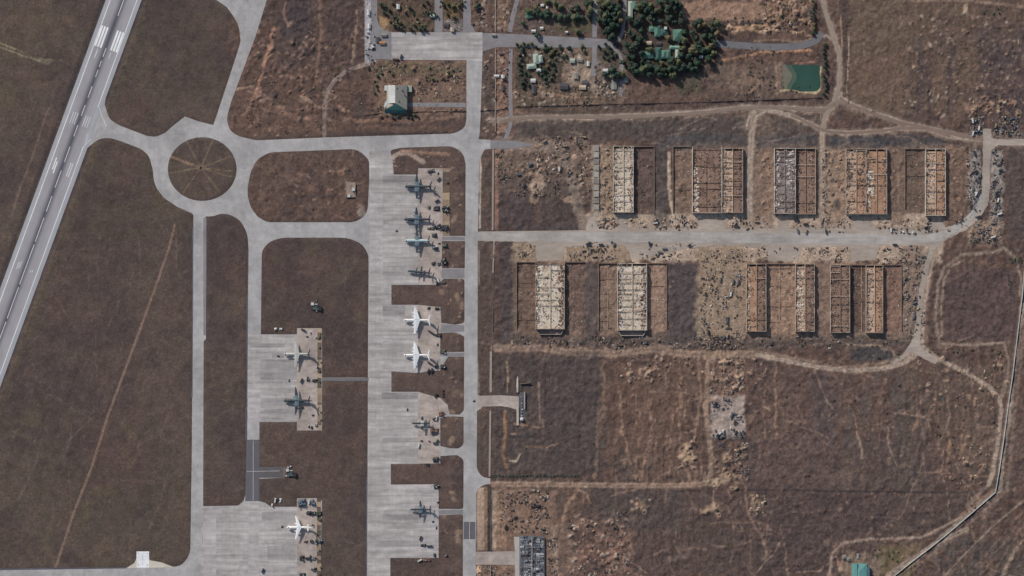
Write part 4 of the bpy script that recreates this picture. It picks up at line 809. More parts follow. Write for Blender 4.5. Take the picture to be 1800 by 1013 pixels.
    for _ in range(int(rows*1.6)):
        x = r.uniform(-hx+1.5, hx-1.5); y = r.uniform(-hy+3, hy-4); a = r.choice([1.1, 1.3, 2.0, .3, -.5, r.uniform(0,3)]); l = r.uniform(3, 7)
        x2 = max(-hx+1, min(hx-1, x+math.cos(a)*l)); y2 = max(-hy+2, min(hy-2, y+math.sin(a)*l))
        mb = MB(); mb.bar((x,y,rz+.8),(x2,y2,rz+r.uniform(1.0,2.2)),.5,.4); mb.build('fallen_beam', BEAM if r.random()<.8 else BEAMP, t)
    mb = MB()
    for _ in range(int(W_*D_/13)):
        x = r.choice([r.uniform(-hx+1,-hx+6), r.uniform(-hx+1,hx-1), r.uniform(hx-6,hx-1)]); y = r.uniform(-hy+2,hy-2)
        bc = r.choice(SCRAPC) if r.random() < .55 else S(*r.choice(ROOFC[left if x < 0 else right]))
        chunk(mb, x, y, rz+.1, r.uniform(.8,3.2), r.uniform(.6,2.2), r.uniform(.3,1.4), r.uniform(0,3), bc, r)
    for _ in range(int(rows*2.4)):
        x = r.uniform(-hx+2, hx-2); y = r.uniform(-hy+3, hy-3); bc = ROOFC[left if x < 0 else right][3]
        for _k in range(r.randrange(2, 5)): chunk(mb, x+r.uniform(-2,2), y+r.uniform(-2,2), rz+.15, r.uniform(1.5,4), r.uniform(1,2.6), r.uniform(.15,.5), r.uniform(0,3), (lambda q: S(*[c*q for c in bc]))(r.uniform(.55,.95)), r)
    for (fx0, fx1, fy0, fy1, n_, cc) in heaps:
        for _ in range(n_): chunk(mb, -hx+W_*r.uniform(fx0,fx1), hy-D_*r.uniform(fy0,fy1), rz+.2, r.uniform(2.5,6), r.uniform(2,4.5), r.uniform(.3,.9), r.uniform(0,3), S(*(lambda q: [min(235, c*q) for c in cc])(r.uniform(.86,1.06))), r)
    o = mb.build('rubble', DEB, t, colors=True); o['kind'] = 'stuff'
    if annex:
        d = annex; mb = MB(); mb.bar((-hx+6,-hy-d,2.2),(hx-6,-hy-d,2.2),.9,4.6); mb.bar((-hx+1,-hy,2.2),(-hx+6,-hy-d,2.2),.7,4.2); mb.bar((hx-1,-hy,2.2),(hx-6,-hy-d,2.2),.9,4.6); mb.build('annex_wall', wallm, t)
        mb = MB(); mb.add([(-hx+2,-hy-.8,1.2),(-hx+6,-hy-d+.7,1.2),(hx-6,-hy-d+.7,1.2),(hx-2,-hy-.8,1.2)], [(0,1,2,3)]); mb.build('annex_floor', rmat('grey0', ROOFC['grey'][0]), t)
    return t
def yard(x0, x1, y0, y1, label, h=3.0, seed=0, west=True, east=True, north=True, spine=None, wallm=None, n=4):
    r = random.Random(seed + 500); t = empty('sunken_yard', (x0+x1)/2, (y0+y1)/2, label, 'walled yard', 'low walled yards beside the hangars')
    hx, hy = (x1-x0)/2, (y1-y0)/2; wm_ = wallm or mat('yard_wall', S(118,101,90), amt=.15, scale=.5)
    if west: mb = MB(); mb.box(-hx-.5,-hy,-.5,-hx+.5,hy,h); mb.build('yard_wall', wm_, t)
    if east: mb = MB(); mb.box(hx-.5,-hy,-.5,hx+.5,hy,h*.8); mb.build('yard_wall', wm_, t)
    if north: mb = MB(); mb.box(-hx+.52,hy-.5,-.5,hx-.52,hy+.5,h*1.1); mb.build('yard_wall', wm_, t)
    if spine is not None: mb = MB(); mb.box(spine-.6,-hy+2,-.3,spine+.6,hy-1,.9); mb.build('kerb', mat('tan_kerb', S(150,124,104)), t)
    for k in range(n):
        y = -hy + (k+.7) * 2*hy/n + r.uniform(-3,3); mb = MB(); mb.bar((-hx+.6,y,1.2),(hx-.6 if r.random()<.6 else 0,y+r.uniform(-.4,.4),1.0),.5,.5); mb.build('cross_beam', BEAM, t)
    mb = MB()
    for _ in range(int(hx*hy/10)):
        chunk(mb, r.uniform(-hx+1,hx-1), r.uniform(-hy+1,hy-1), .1, r.uniform(.8,3), r.uniform(.6,2.2), r.uniform(.3,1.3), r.uniform(0,3), r.choice(SCRAPC[:3]+SCRAPC[5:8]+[S(112,92,80),S(130,106,90)]), r)
    o = mb.build('rubble', DEB, t, colors=True); o['kind'] = 'stuff'
    return t
hangar(1078,1113,257,374,'cream','cream','cream-floored roofless hangar standing alone at the left end of the upper row',wallm=WALLW,seed=1,gapn=0)
yard(1113.5,1150,258,377,'brown walled yard on the right side of the lone cream-floored upper hangar',seed=1,west=False,n=0)
yard(1183,1216,258,374,'brown yard with pale bank on its left, left of the wide upper hangar',seed=2,east=False,n=2)
hangar(1217,1268,259,375,'brown','brown','wide brown roofless hangar with white rubble along its left wall, upper row',heaps=((.04,.2,.3,.98,60,(196,180,162)),(.6,.95,.85,.98,10,(96,86,84))),seed=3,rz=5.0,spine=False,wallm=WALLW,rows=8,gapn=0,north=False)
hangar(1270,1305,261,374.5,'tan','brown','narrow tan roofless hangar joined to the wide brown one, upper row',heaps=((.06,.36,.02,.98,60,(176,156,138)),),seed=4,gapn=0)
hangar(1361,1397.5,261,376,'grey','grey','grey-floored roofless hangar with white rubble in the middle of the upper row',heaps=((.05,.25,.02,.98,22,(196,186,178)),(.55,.95,.05,.6,22,(204,194,186)),(.3,.7,.3,.5,12,(112,98,98))),seed=5,wallm=WALLW,gapn=0)
hangar(1398.6,1433,261,377,'brown','brown','brown low-walled roofless hangar right of the grey-floored one, upper row',seed=6,hw=5.6,rz=1.6,rows=5,gapn=0)
hangar(1487,1521.5,262,377,'tan','orange','left half of the twin orange-brown hangars in the upper row',heaps=((.05,.9,.2,.6,30,(84,72,70)),(.05,.45,.6,.98,16,(170,142,120))),seed=7,gapn=0)
hangar(1523,1558,262,377,'orange','orange','right half of the twin orange-brown hangars, white heap by its left wall, upper row',heaps=((.03,.35,.35,.75,34,(206,196,184)),(.03,.2,.75,.98,8,(196,184,170))),seed=8,gapn=0)
yard(1590.5,1626,262,366,'dark brown walled yard left of the last hangar in the upper row',seed=9,east=False,n=3)
hangar(1626.5,1661,262,379.5,'tan','orange','roofless hangar at the right end of the upper row near the curved road',heaps=((.04,.5,.2,.75,34,(176,160,150)),),seed=10,wallm=WALLW,gapn=0)
yard(908,941,461,580,'brown walled yard left of the first lower hangar',seed=11,east=False,n=4)
hangar(942,992,461,579,'cream','cream','wide cream-floored roofless hangar at the left end of the lower row',heaps=((.02,.18,.05,.98,20,(196,190,182)),(.78,.97,.02,.98,40,(104,82,72))),seed=12,gapn=0,annex=9,north=False)
yard(993,1028,461,578,'brown open yard right of the first lower hangar',seed=13,west=False,east=False,n=0,spine=None)
yard(1052,1085,463,580,'brown walled yard left of the second cream hangar of the lower row',seed=14,east=False,n=5,spine=0)
hangar(1085.5,1136.5,463,581,'cream','cream','wide cream-floored roofless hangar, second from the left in the lower row',heaps=((.02,.2,.02,.98,24,(200,196,188)),(.82,.97,.02,.98,44,(100,76,66))),seed=15,gapn=0,annex=9,wallm=WALLW)
yard(1137,1172,463,578,'tan walled yard right of the second cream hangar of the lower row',seed=16,west=False,n=4,spine=-5)
hangar(1312,1346,464,583,'orange','brown','orange-floored roofless hangar beside the scrap strip, lower row',heaps=((.04,.16,.05,.98,24,(190,174,156)),),seed=17,gapn=0)
yard(1346.6,1397,464,592,'wide brown yard between the orange hangar and its neighbour, lower row',seed=18,west=False,east=False,n=4,spine=-1)
hangar(1398,1431,464,583,'tan','brown','narrow roofless hangar with white rubble on its left half, lower row',heaps=((.05,.45,.05,.98,50,(190,176,160)),),seed=19,gapn=0,wallm=WALLM)
hangar(1459.5,1493,465.5,585,'brown','brown','dark brown roofless hangar, second from the right in the lower row',seed=20,gapn=0)
yard(1495,1521.5,466,585,'dark rubble-filled yard between the last two lower hangars',seed=21,west=False,east=False,n=4,spine=6)
hangar(1522,1551,466,585.5,'tan','orange','orange-tan roofless hangar at the right end of the lower row',seed=22,gapn=0,spine=True)
yard(1552,1584.5,466,583,'brown walled yard at the right end of the lower row',seed=23,west=False,n=1)

# ------------------------------------------------------------------ other buildings
GREEN = mat('green_roofing', S(80,110,98), amt=.2, scale=.5, amt2=.2); GREEND = mat('dark_green_roofing', S(56,82,76), amt=.08, scale=.5)
TEAL = mat('teal_roofing', S(92,136,132), amt=.2, scale=.3, stretch=(3,.4,1)); PALEG = mat('pale_green_roofing', S(146,156,146), amt=.1, scale=.5); WROOF = mat('white_roofing', S(176,176,175), amt=.08, scale=.5)
GROOF = mat('grey_roofing', S(124,122,116), amt=.14, scale=.4); PLAST = mat('plaster', S(176,166,154), amt=.12, scale=.5); DARKM = mat('dark_opening', S(48,48,52), amt=.1)
def rot2(x, y, a): return (x*math.cos(a)-y*math.sin(a), x*math.sin(a)+y*math.cos(a))
def house(px, py, w, d, hwl, hr, roofm, label, hip=True, rot=0.0, name='house', group=None, wallm=PLAST, cat='house', t=None, dx=0, dy=0, along=None, chim=True):
    if t is None: t = empty(name, px, py, label, cat, group, rot, max(0, gz(px, py)) - .3)
    hx, hy = w/2, d/2
    mb = MB(); mb.box(dx-hx,dy-hy,0,dx+hx,dy+hy,hwl); wo = mb.build('wall', wallm, t)
    mb = MB(); ex, ey = hx+.5, hy+.5; alongx = (w >= d) if along is None else along
    if alongx:
        ins = min(ey, ex*.9) if hip else 0; rp = [(dx-ex+ins,dy,hwl+hr),(dx+ex-ins,dy,hwl+hr)]
        v = [(dx-ex,dy-ey,hwl+.02),(dx+ex,dy-ey,hwl+.02),(dx+ex,dy+ey,hwl+.02),(dx-ex,dy+ey,hwl+.02)] + rp; fs = [(0,1,5,4),(1,2,5),(2,3,4,5),(3,0,4),(3,2,1,0)]
    else:
        ins = min(ex, ey*.9) if hip else 0; rp = [(dx,dy-ey+ins,hwl+hr),(dx,dy+ey-ins,hwl+hr)]
        v = [(dx-ex,dy-ey,hwl+.02),(dx+ex,dy-ey,hwl+.02),(dx+ex,dy+ey,hwl+.02),(dx-ex,dy+ey,hwl+.02)] + rp; fs = [(0,1,4),(1,2,5,4),(2,3,5),(3,0,4,5),(3,2,1,0)]
    mb.add(v, fs); ro = mb.build('roof', roofm, t)
    if chim: mb = MB(); mb.box(dx+hx*.3,dy-hy*.3,hwl,dx+hx*.3+.8,dy-hy*.3+.8,hwl+hr+.7); mb.build('chimney', wallm, ro)
    mb = MB(); mb.box(dx-.6,dy-hy-.06,0,dx+.6,dy-hy+.02,2.1); mb.build('door', DARKM, t)
    return t
# big white, grey and green roofed hall
t = empty('assembly_hall', 698, 170, 'large hall with white, grey and dark green hipped roof left of the long road', 'hall')
mb = MB(); mb.box(-18,-22,0,18,19,9); mb.build('wall', PLAST, t)
mb = MB(); mb.add([(-15,-12,9.1),(-3,-12,13),(-3,19.5,13),(-15,19.5,9.1),(-15,-12,8.9),(-15,19.5,8.9)],[(0,1,2,3),(0,3,5,4)]); mb.build('white_roof_slope', WROOF, t)
mb = MB(); mb.add([(-3,-13,13),(17.5,-24,9.4),(17.5,19.5,9.4),(-3,19.5,13)],[(0,1,2,3)]); mb.build('grey_roof_slope', GROOF, t)
mb = MB(); mb.add([(-22,-23.5,8.6),(17.5,-24,8.8),(-1,-13,13.05),(-20,-22.5,9)],[(0,1,2,3)]); mb.add([(-22,-23.6,8.6),(17.5,-24.1,8.8),(17.5,-30,4.5),(-21,-30,4.5)],[(1,0,3,2)]); mb.build('green_roof_slope', mat('bottle_green_roofing', S(56,92,90), amt=.08), t)
mb = MB(); mb.add([(-22,-12,9.2),(-15.2,-12,9.2),(-15.2,-4,9.3),(-22,-12,9.3),(-22,-22,9.2)],[(0,1,2),(0,4,1)]); mb.box(-22,10,0,-15.2,19,8); mb.build('west_bay', WROOF, t)
mb = MB(); mb.box(18.1,8,0,26,19,6); mb.build('east_bay', mat('pale_green_concrete', S(140,148,138)), t)
for k, (x, y) in enumerate([(-1,14),(8,10),(12,2),(2,-9)]): mb = MB(); mb.box(x,y,11,x+1,y+2.4,14.2); mb.build('roof_vent', GROOF, t)
CG = 'green-roofed buildings among the trees'
house(1155,55.5,9,19,5,2.5,GREEN,'bright green gable roof, upright wing of the upper building among the trees',group=CG,name='green_roofed_building',cat='building',chim=False); 
t=COL.objects[-1].parent
house(0,0,9,9,4.4,1.8,GREEN,'',t=t,dx=-9.5,dy=4,chim=False); house(0,0,14,12,4.2,2.8,GREEND,'',t=t,dx=12,dy=-2,chim=False); mb=MB(); mb.box(12,3,4,17,8,8); mb.build('roof_box', WROOF, t)
house(1191,62,16,19,5,3.2,GREEN,'squarish green roof at the right of the upper building group among the trees',group=CG,name='green_roofed_building',cat='building',rot=.05,chim=False)
house(1140,97,19,12,5,2.4,GREEN,'long green roof at the left end of the lower building group',group=CG,name='green_roofed_building',cat='building',rot=.08,chim=False)
house(1157,95,10,22,5.5,2.8,GREEND,'tall narrow dark green roof in the middle of the lower building group',group=CG,name='green_roofed_building',cat='building',chim=False)
t=COL.objects[-1].parent; house(0,0,9,14,5,2.2,GREEN,'',t=t,dx=9.8,dy=-1,chim=False)
house(1174,96,8,15,4.5,2,GREEN,'small green roof right of the tall one in the lower building group',group=CG,name='green_roofed_building',cat='building',chim=False)
house(1186,84,18,6,4.5,2,mat('sea_green_roofing',S(108,138,126),amt=.08),'light green strip roof at the top right of the lower building group',group=CG,name='green_roofed_building',cat='building',rot=-.06,chim=False)
house(1190.5,95,7,14,4.5,2,PALEG,'pale green roof at the right end of the lower building group',group=CG,name='green_roofed_building',cat='building',chim=False)
house(1108,17,7,28,4,1.6,PALEG,'long pale roof beside the narrow road north of the grove',group=CG,name='green_roofed_building',cat='building',chim=False); t=COL.objects[-1].parent; house(0,0,6,13,4,1.6,GREEN,'',t=t,dx=7.2,dy=7,chim=False)
house(942,104,9,17,4,2,PALEG,'pale green A-shaped cottage inside the square of pines',rot=.1); t=COL.objects[-1].parent; house(0,0,6,13,4,2,PALEG,'',t=t,dx=8.5,dy=-1,chim=False); house(0,0,16,8,3.6,1.8,PALEG,'',t=t,dx=-9,dy=-12,chim=False)
house(930,25,12,14,3.5,2,mat('olive_green_roofing',S(72,100,82),amt=.12),'small dark green roof west of the bare lawn',rot=.2)
HS = [(760,28,8,5,'PALEG'),(784,44,9,7,'DARK'),(795,52,6,7,'TANR'),(700,12,5,8,'WROOF'),(648,22,4,9,'WROOF'),(649,46,4,8,'WROOF'),(675,62,9,5,'GROOF'),(664,70,7,8,'DARK'),(672,76,10,5,'ORANGE'),(947,124,7,5,'WROOF'),(1006,107,8,7,'PALEG'),(1019,106,9,6,'GROOF'),(1034,112,4,8,'WROOF'),(1012,134,8,9,'GROOF'),(1028,146,10,8,'DARK'),(937,142,8,6,'WROOF'),(938,158,6,13,'DARK'),(991,152,14,10,'DARK'),(1024,154,11,7,'TANR'),(1064,125,8,7,'WROOF'),(1076,124,8,9,'DARK'),(1079,150,9,14,'GROOF'),(1100,140,8,10,'GROOF'),(953,10,5,4,'WROOF'),(962,14,3,4,'WROOF'),(884,135,5,6,'WROOF'),(880,95,5,4,'DARK'),(868,62,7,4,'GROOF'),(1232,100,6,5,'WROOF'),(884,155,5,8,'DARK'),(873,134,8,4,'WROOF'),(938,55,7,4,'WROOF'),(952,50,5,4,'WROOF'),(996,57,4,3,'WROOF'),(1120,76,8,5,'TANR'),(1141,76,8,6,'TANR'),(1158,77,8,5,'DARK')]
RM = {'PALEG':PALEG,'WROOF':WROOF,'GROOF':GROOF,'DARK':mat('dark_roofing',S(74,72,76)),'TANR':mat('tan_roofing',S(158,144,128)),'ORANGE':mat('rusty_roofing',S(148,112,84))}
RN = {'PALEG':'pale green','WROOF':'white','GROOF':'grey','DARK':'dark','TANR':'tan','ORANGE':'rusty orange'}
ORD = ['first','second','third','fourth','fifth','sixth','seventh','eighth','ninth','tenth','eleventh','twelfth','thirteenth','fourteenth','fifteenth','sixteenth','seventeenth','eighteenth','nineteenth','twentieth']
def zone_of(x, y):
    if x < 700 and y < 110: return 'by the west end of the north plaza'
    if x < 830 and y < 60: return 'above the north plaza'
    if x < 900 and y < 240: return 'between the long road and the parallel lane'
    if x < 1040 and y < 62: return 'on the upper side of the village street'
    if x < 1045 and y < 200: return 'in the village south of the street'
    if x < 1110 and y < 200: return 'by the lane west of the grove'
    return 'inside the grove around the green roofs'
cnt = {}
for x, y, w, d, k in sorted(HS):
    z = zone_of(x, y); key = (k, z); cnt[key] = cnt.get(key, 0) + 1
    tot = sum(1 for h in HS if h[4] == k and zone_of(h[0], h[1]) == z)
    lab = ('%s small %s-roofed shed %s' % (ORD[cnt[key]-1] + ' from the left,', RN[k], z)) if tot > 1 else ('only small %s-roofed shed %s' % (RN[k], z))
    house(x, y, w, d, 2.8, 1.1, RM[k], lab, hip=False, name='shed', group='small sheds and huts in the village', cat='shed', chim=False)
# teal-roofed hall at the bottom edge
t = house(1510,1008,26,34,5,2.5,TEAL,'teal-roofed hall cut by the bottom edge near the perimeter wall',name='teal_hall',cat='hall',chim=False)
mb = MB(); mb.box(-10,-17,5.1,-4,18,7.9); mb.build('roof_ridge', TEAL, t); mb = MB(); mb.box(14,-6,0,18,12,6); mb.build('side_tower', mat('blue_grey_cladding',S(70,100,112)), t)
for (x,y,w,d,r_) in [(1484,979,7,6,.3),(1491,983,5,5,-.3),(1508,978,4,9,0)]: house(x,y,w,d,2.6,.9,GROOF,{1484:'round-shouldered grey shed left above the teal hall',1491:'small grey shed nearest the teal hall on its left',1508:'narrow grey shed straight above the teal hall'}[x],hip=True,rot=r_,name='shed',cat='shed',chim=False)
# burnt slab hall at the foot of the picture
t = empty('burnt_hall', 934, 985, 'burnt grey hall with broken slab roof at the bottom, right of the long road', 'hall')
r = random.Random(7); mb = MB(); mb.box(-21,-60,-.3,22,41,.3); mb.build('floor_slab', mat('burnt_floor', S(92,92,98), amt=.3, scale=.3), t)
mb = MB(); mb.box(22.1,-60,-.3,23,41,3.5); mb.build('side_wall', mat('burnt_wall', S(96,96,100)), t)
ys = -58
while ys < 39:
    h_ = r.uniform(3.2, 4.8)
    for q in range(6):
        if r.random() < .16: continue
        if ys < 8 and q == 0: continue
        c = r.choice([(112,116,122),(98,102,110),(128,130,134),(80,84,92),(150,150,150),(104,106,112)]); z = 2.2 + r.uniform(-.7,.8)
        mb = MB(); xa = -20 + q*7; v = [(xa,ys,z),(xa+6.7,ys,z+r.uniform(-.9,.9)),(xa+6.7,ys+h_-.3,z+r.uniform(-.9,.9)),(xa,ys+h_-.3,z+r.uniform(-.6,.6))]
        mb.add([(a,b_,c_-.3) for a,b_,c_ in v]+v, [(3,2,1,0),(4,5,6,7),(0,1,5,4),(1,2,6,5),(2,3,7,6),(3,0,4,7)]); mb.build('roof_slab', rmat('slab'+str(c[0]), c, .25), t)
    ys += h_
mb = MB()
for _ in range(260): chunk(mb, r.uniform(-20,22), r.uniform(-58,40), 2.4, r.uniform(.8,2.8), r.uniform(.6,2), r.uniform(.4,1.8), r.uniform(0,3), r.choice(SCRAPC), r)
o = mb.build('rubble', DEB, t, colors=True); o['kind'] = 'stuff'
mb = MB(); mb.bar((1,-58,4),(1,40,4),.9,.6); mb.build('ridge_beam', BEAMP, t)
# engine-test wall with dark footing by the stub road
t = empty('blast_wall', 912, 704, 'long pale wall with dark footing and white dome at the end of the stub road', 'wall')
WW = mat('pale_blast_wall', S(164,158,148), amt=.08)
mb = MB(); mb.tube([(-2,42,.8),(-2,36,1.6),(-2,26,2),(-2,14,1.8)],[.4,1.7,2.1,1.6],8,'y'); mb.build('upper_wall', WW, t)
mb = MB(); mb.box(-4,-44,0,-.2,-11,2.6); mb.build('lower_wall', WW, t)
mb = MB(); mb.box(.2,-36,0,12,15,1.0); mb.build('footing', mat('dark_footing', S(84,82,88), amt=.25, scale=.5), t)
mb = MB(); mb.box(9.5,-15,1,11,15,3.6); mb.build('inner_wall', mat('pale_concrete', S(160,156,150)), t)
mb = MB(); mb.tube([(5.5,-33,1),(5.5,-33,3.6),(5.5,-33,5.4),(5.5,-33,6)],[3.4,3.4,2.4,.4],14,'z'); mb.build('dome', WROOF, t)
for k in range(7): mb = MB(); mb.box(1.5+r.random()*5,-28+k*5.5,1,3.5+r.random()*5,-26+k*5.5,2.4); mb.build('block', GROOF if k%2 else WROOF, t)
mb = MB(); mb.bar((2,29,2.5),(20,31,2.5),1.2,3); mb.build('cross_wall', BEAM, t)
# low concrete wall that runs beside the long road, in separate lengths
LW = mat('low_wall', S(142,132,124), amt=.10); LWD = mat('dark_low_wall', S(92,88,88), amt=.12)
SEG = [((871,-60),(871,56),1.4,1.5,LW,'thin low wall above the village street, top of the picture'),((871.5,85),(870.5,232),1.3,1.5,LW,'thin low wall from the village street down to the crossroads'),((867,263),(866,405),3.0,1.2,LW,'pale low wall from the crossroads down to the hangar road'),
       ((868.5,425),(866.5,480),2.4,1.3,LW,'short pale low wall just below the hangar road'),((867,481),(865.5,618),1.2,1.0,LWD,'dark low wall in the scrub left of the lower hangars'),((863,618),(862.5,690),4.0,1.0,LW,'pale wide low wall above the stub road'),((862,722),(860.5,838),3.2,1.0,LW,'pale wide low wall below the stub road'),
       ((860.5,858),(863.5,970),1.2,1.0,LWD,'dark low wall between the tan sand banks'),((862,994),(861.5,1060),1.4,1.3,LW,'low wall at the bottom edge beside the long road')]
for a, b, w, h, m_, lab in SEG:
    mb = MB(); mb.bar(P(a[0],a[1],h/2), P(b[0],b[1],h/2), w, h); o = mb.build('low_wall', m_); tag(o, lab, 'wall', 'lengths of low wall beside the long road')
for a, b, lab in [((844,195),(893,192),'dark wire fence across the verge right of the long road'),((716,197),(819,195.5),'dark wire fence right of the large hall'),((640,203),(672,199),'short dark fence left below the large hall'),((908,188),(1040,184.5),'dark fence above the dirt road, below the village houses'),((1040.5,184.5),(1235,180),'dark fence above the dirt road, below the grove'),((1235.5,180),(1445,172.5),'dark fence above the dirt road, below the pond')]:
    t = empty('fence', a[0], a[1], lab, 'fence'); L_ = b[0]-a[0]; dy_ = a[1]-b[1]
    mb = MB(); mb.bar((0,0,.9),(L_,dy_,.9),.35,1.5); mb.build('fence_panel', DARKM, t)
    for k in range(int(L_//8)+1): mb = MB(); mb.box(k*8-.2,dy_*k*8/L_-.2,0,k*8+.2,dy_*k*8/L_+.2,2.2); mb.build('post', DARKM, t)
# perimeter wall, right side, its cast shade painted as a dark strip
t = empty('perimeter_wall', 1750, 865, 'long pale perimeter wall with painted shade strip down the right side', 'wall')
def seg(name, a, b, w, z0, z1, m_, par):
    o_ = Vector(P(1750,865)); A = Vector(P(*a)) - o_; B_ = Vector(P(*b)) - o_; zc = (z0+z1)/2
    mb = MB(); mb.bar((A.x,A.y,zc),(B_.x,B_.y,zc),w,z1-z0); return mb.build(name, m_, par)
PWm = mat('perimeter_concrete', S(168,172,172), amt=.1); SHADEm = mat('painted_wall_shade', S(44,46,52), amt=.1)
pts = [(1801,470),(1797,520),(1792,560),(1786,610),(1780,660),(1774,700),(1768,745),(1762,790),(1756,830),(1750,864)]
for a, b in zip(pts[:-1], pts[1:]): seg('wall_panel', a, b, .9, -.3, 2.4, PWm, t); seg('flat_or_shade_strip', (a[0]+2.3,a[1]), (b[0]+2.3,b[1]), 2.0, -.2, .35, SHADEm, t)
pts = [(1750,865.5),(1722,890),(1693,915),(1664,940),(1634,964),(1600,990),(1560,1022),(1500,1068)]
for a, b in zip(pts[:-1], pts[1:]): seg('wall_panel', a, b, .9, -.3, 2.4, PWm, t); seg('flat_or_shade_strip', (a[0]+.8,a[1]+2.0), (b[0]+.8,b[1]+2.0), 2.0, -.2, .35, SHADEm, t)
pts = [(1815,340),(1808,420),(1801,470)]
for a, b in zip(pts[:-1], pts[1:]): seg('wall_panel', a, b, .9, -.3, 2.2, PWm, t)
# ruined row of stalls left of the lone cream hangar
t = empty('stall_row', 1048, 315, 'broken row of pale stalls left of the lone cream hangar', 'ruin'); r = random.Random(3)
for k in range(10):
    mb = MB(); y = 54 - k*11.5; mb.box(-4.3,y-4.5,-.2,4,y+4.5,1.4+r.random()*.8); mb.build('stall_base', rmat('stall'+str(k%3), [(140,134,128),(150,146,138),(120,112,106)][k%3], .3), t)
    mb = MB(); mb.box(4.05,y-5,-.2,4.6,y+5,3.2); mb.build('stall_wall', WALLM, t)
# ------------------------------------------------------------------ aircraft
def foil(mb, sgn, xr, yr, cr, xt, yt, ct, zr, zt, th):
    """tapered wing half: LE, crest, TE, belly at root and tip"""
    def sec(x, y, c, z, t): return [(x,y,z),(x+c*.35,y,z+t),(x+c,y,z),(x+c*.35,y,z-t*.5)]
    v = sec(xr, sgn*yr, cr, zr, th) + sec(xt, sgn*yt, ct, zt, th*.4)
    f = [(0,1,5,4),(1,2,6,5),(2,3,7,6),(3,0,4,7),(3,2,1,0),(4,5,6,7)]
    if sgn > 0: f = [q[::-1] for q in f]
    mb.add(v, f)
def plane(px, py, label, L=48, R=2.3, span=46, le=-6.5, cr=13, ct=3.5, tipx=None, tl=(18.5, 4, 10, 3.6, 1.8), fin=(15, 8, 3.4, 10.5), body=None, wingc=None, outer=None, tailc=None, ttail=True, nose_reach=0, eng=(6.5, 12.5), tips=True, rot=0.0, wz=6.8, cat='aircraft', nacc=None, extra=()):
    t = empty('parked_aircraft', px, py, label, cat, 'aircraft parked on the aprons', rot, .1)
    xn = -L/2; z = 4.8
    mb = MB(); xs = [xn, xn+1, xn+3, xn+6, xn+12, xn+L*.62, xn+L*.8, xn+L*.93, xn+L]; rs = [.25, 1.1, R*.8, R, R, R, R*.8, R*.45, .25]
    zs = [z-.4, z-.3, z-.1, z, z, z, z+.5, z+1.0, z+1.4]
    mb.tube([(x,0,q) for x, q in zip(xs, zs)], rs, 14, 'x'); mb.build('fuselage', body, t, smooth=True)
    mb = MB(); mb.tube([(xn+2.2,0,z+R*.45),(xn+3.2,0,z+R*.7),(xn+4.2,0,z+R*.9)], [R*.35,R*.5,.2], 8, 'x'); mb.build('cockpit_glass', GLASS, t)
    hs = span/2; tx = le + 1.0 if tipx is None else tipx
    for s in (-1, 1):
        k = .36; mx = le + (tx-le)*k; my = R*.5 + (hs-R*.5)*k; mc = cr + (ct-cr)*k; mz = wz - .5*k
        w = MB(); foil(w, s, le, R*.5, cr, mx, my, mc, wz, mz, .55); wo = w.build('wing', wingc, t)
        w = MB(); foil(w, s, mx, my+.02, mc, tx, hs, ct, mz, wz-.5, .4); w.build('outer_wing', outer or wingc, wo)
        for ey in eng:
            if ey > hs-2: continue
            kk = ey/hs; ex = le + (tx-le)*kk; w = MB(); w.tube([(ex-2.6,s*ey,wz-1.2),(ex-2.2,s*ey,wz-1.2),(ex+1.5,s*ey,wz-1.1),(ex+3.4,s*ey,wz-.9)], [.8,1.05,1.0,.4], 10, 'x'); w.build('engine', nacc or wingc, t)
        if tips: w = MB(); w.tube([(tx-1.2,s*hs,wz-.5),(tx,s*hs,wz-.5),(tx+ct*.8,s*hs,wz-.5),(tx+ct+.4,s*hs,wz-.5)], [.2,.75,.7,.15], 8, 'x'); w.build('wingtip_pod', wingc, t)
    fx, fc, fct, fh = fin; ztop = z + R*.5 + fh*.8
    w = MB(); v = []
    for (x, c, zz, th) in ((fx, fc, z+R*.6, .35), (fx+fc-fct-.6+1.5, fct, ztop, .2)): v += [(x,0,zz),(x+c*.4,th,zz),(x+c,0,zz),(x+c*.4,-th,zz)]
    w.add(v, [(0,1,5,4),(1,2,6,5),(2,3,7,6),(3,0,4,7),(4,5,6,7),(3,2,1,0)]); w.build('tail_fin', tailc or body, t)
    x0, sw, hsz, tc, tt = tl
    for s in (-1, 1):
        w = MB(); zz = ztop if ttail else z+1.4; foil(w, s, x0, .1 if ttail else .8, tc, x0+sw, hsz, tt, zz, zz, .25); w.build('tailplane', tailc or wingc, t)
        if nose_reach: w = MB(); foil(w, s, xn+2.0, R*.5, 1.3, xn+5.0 if nose_reach > 0 else xn+1.0, abs(nose_reach), .6, z, z-.2, .15); w.build('nose_shape', tailc or body, t)  # thin tapered shape either side of the nose
    for (ex, l, c) in extra:
        for s in (-1, 1): w = MB(); foil(w, s, ex, R*.4, c, ex+1.5, l, c*.6, z+.6, z+.2, .25); w.build('stub_wing', wingc, t)
    for (gx_, gy_) in ((xn+6, 0), (le+6, 2.6), (le+6, -2.6)):
        w = MB(); w.box(gx_-.2,gy_-.15,0.6,gx_+.2,gy_+.15,z-R+.4); leg = w.build('landing_gear', TYRE, t)
        w = MB(); w.tube([(gx_,gy_-.35,.55),(gx_,gy_+.35,.55)], [.55,.55], 10, 'y'); w.build('wheel', TYRE, leg)
    return t
GLASS = mat('dark_glass', S(40,46,56), amt=.03, rough=.15, spec=.5); TYRE = mat('black_rubber', S(40,40,42), amt=.1)
AW = mat('aircraft_white', S(218,219,220), amt=.05, scale=.5, rough=.45); AG = mat('aircraft_grey', S(168,168,163), amt=.08, scale=.5, rough=.5); AD = mat('aircraft_slate', S(52,58,70), amt=.15, scale=.5, rough=.6)
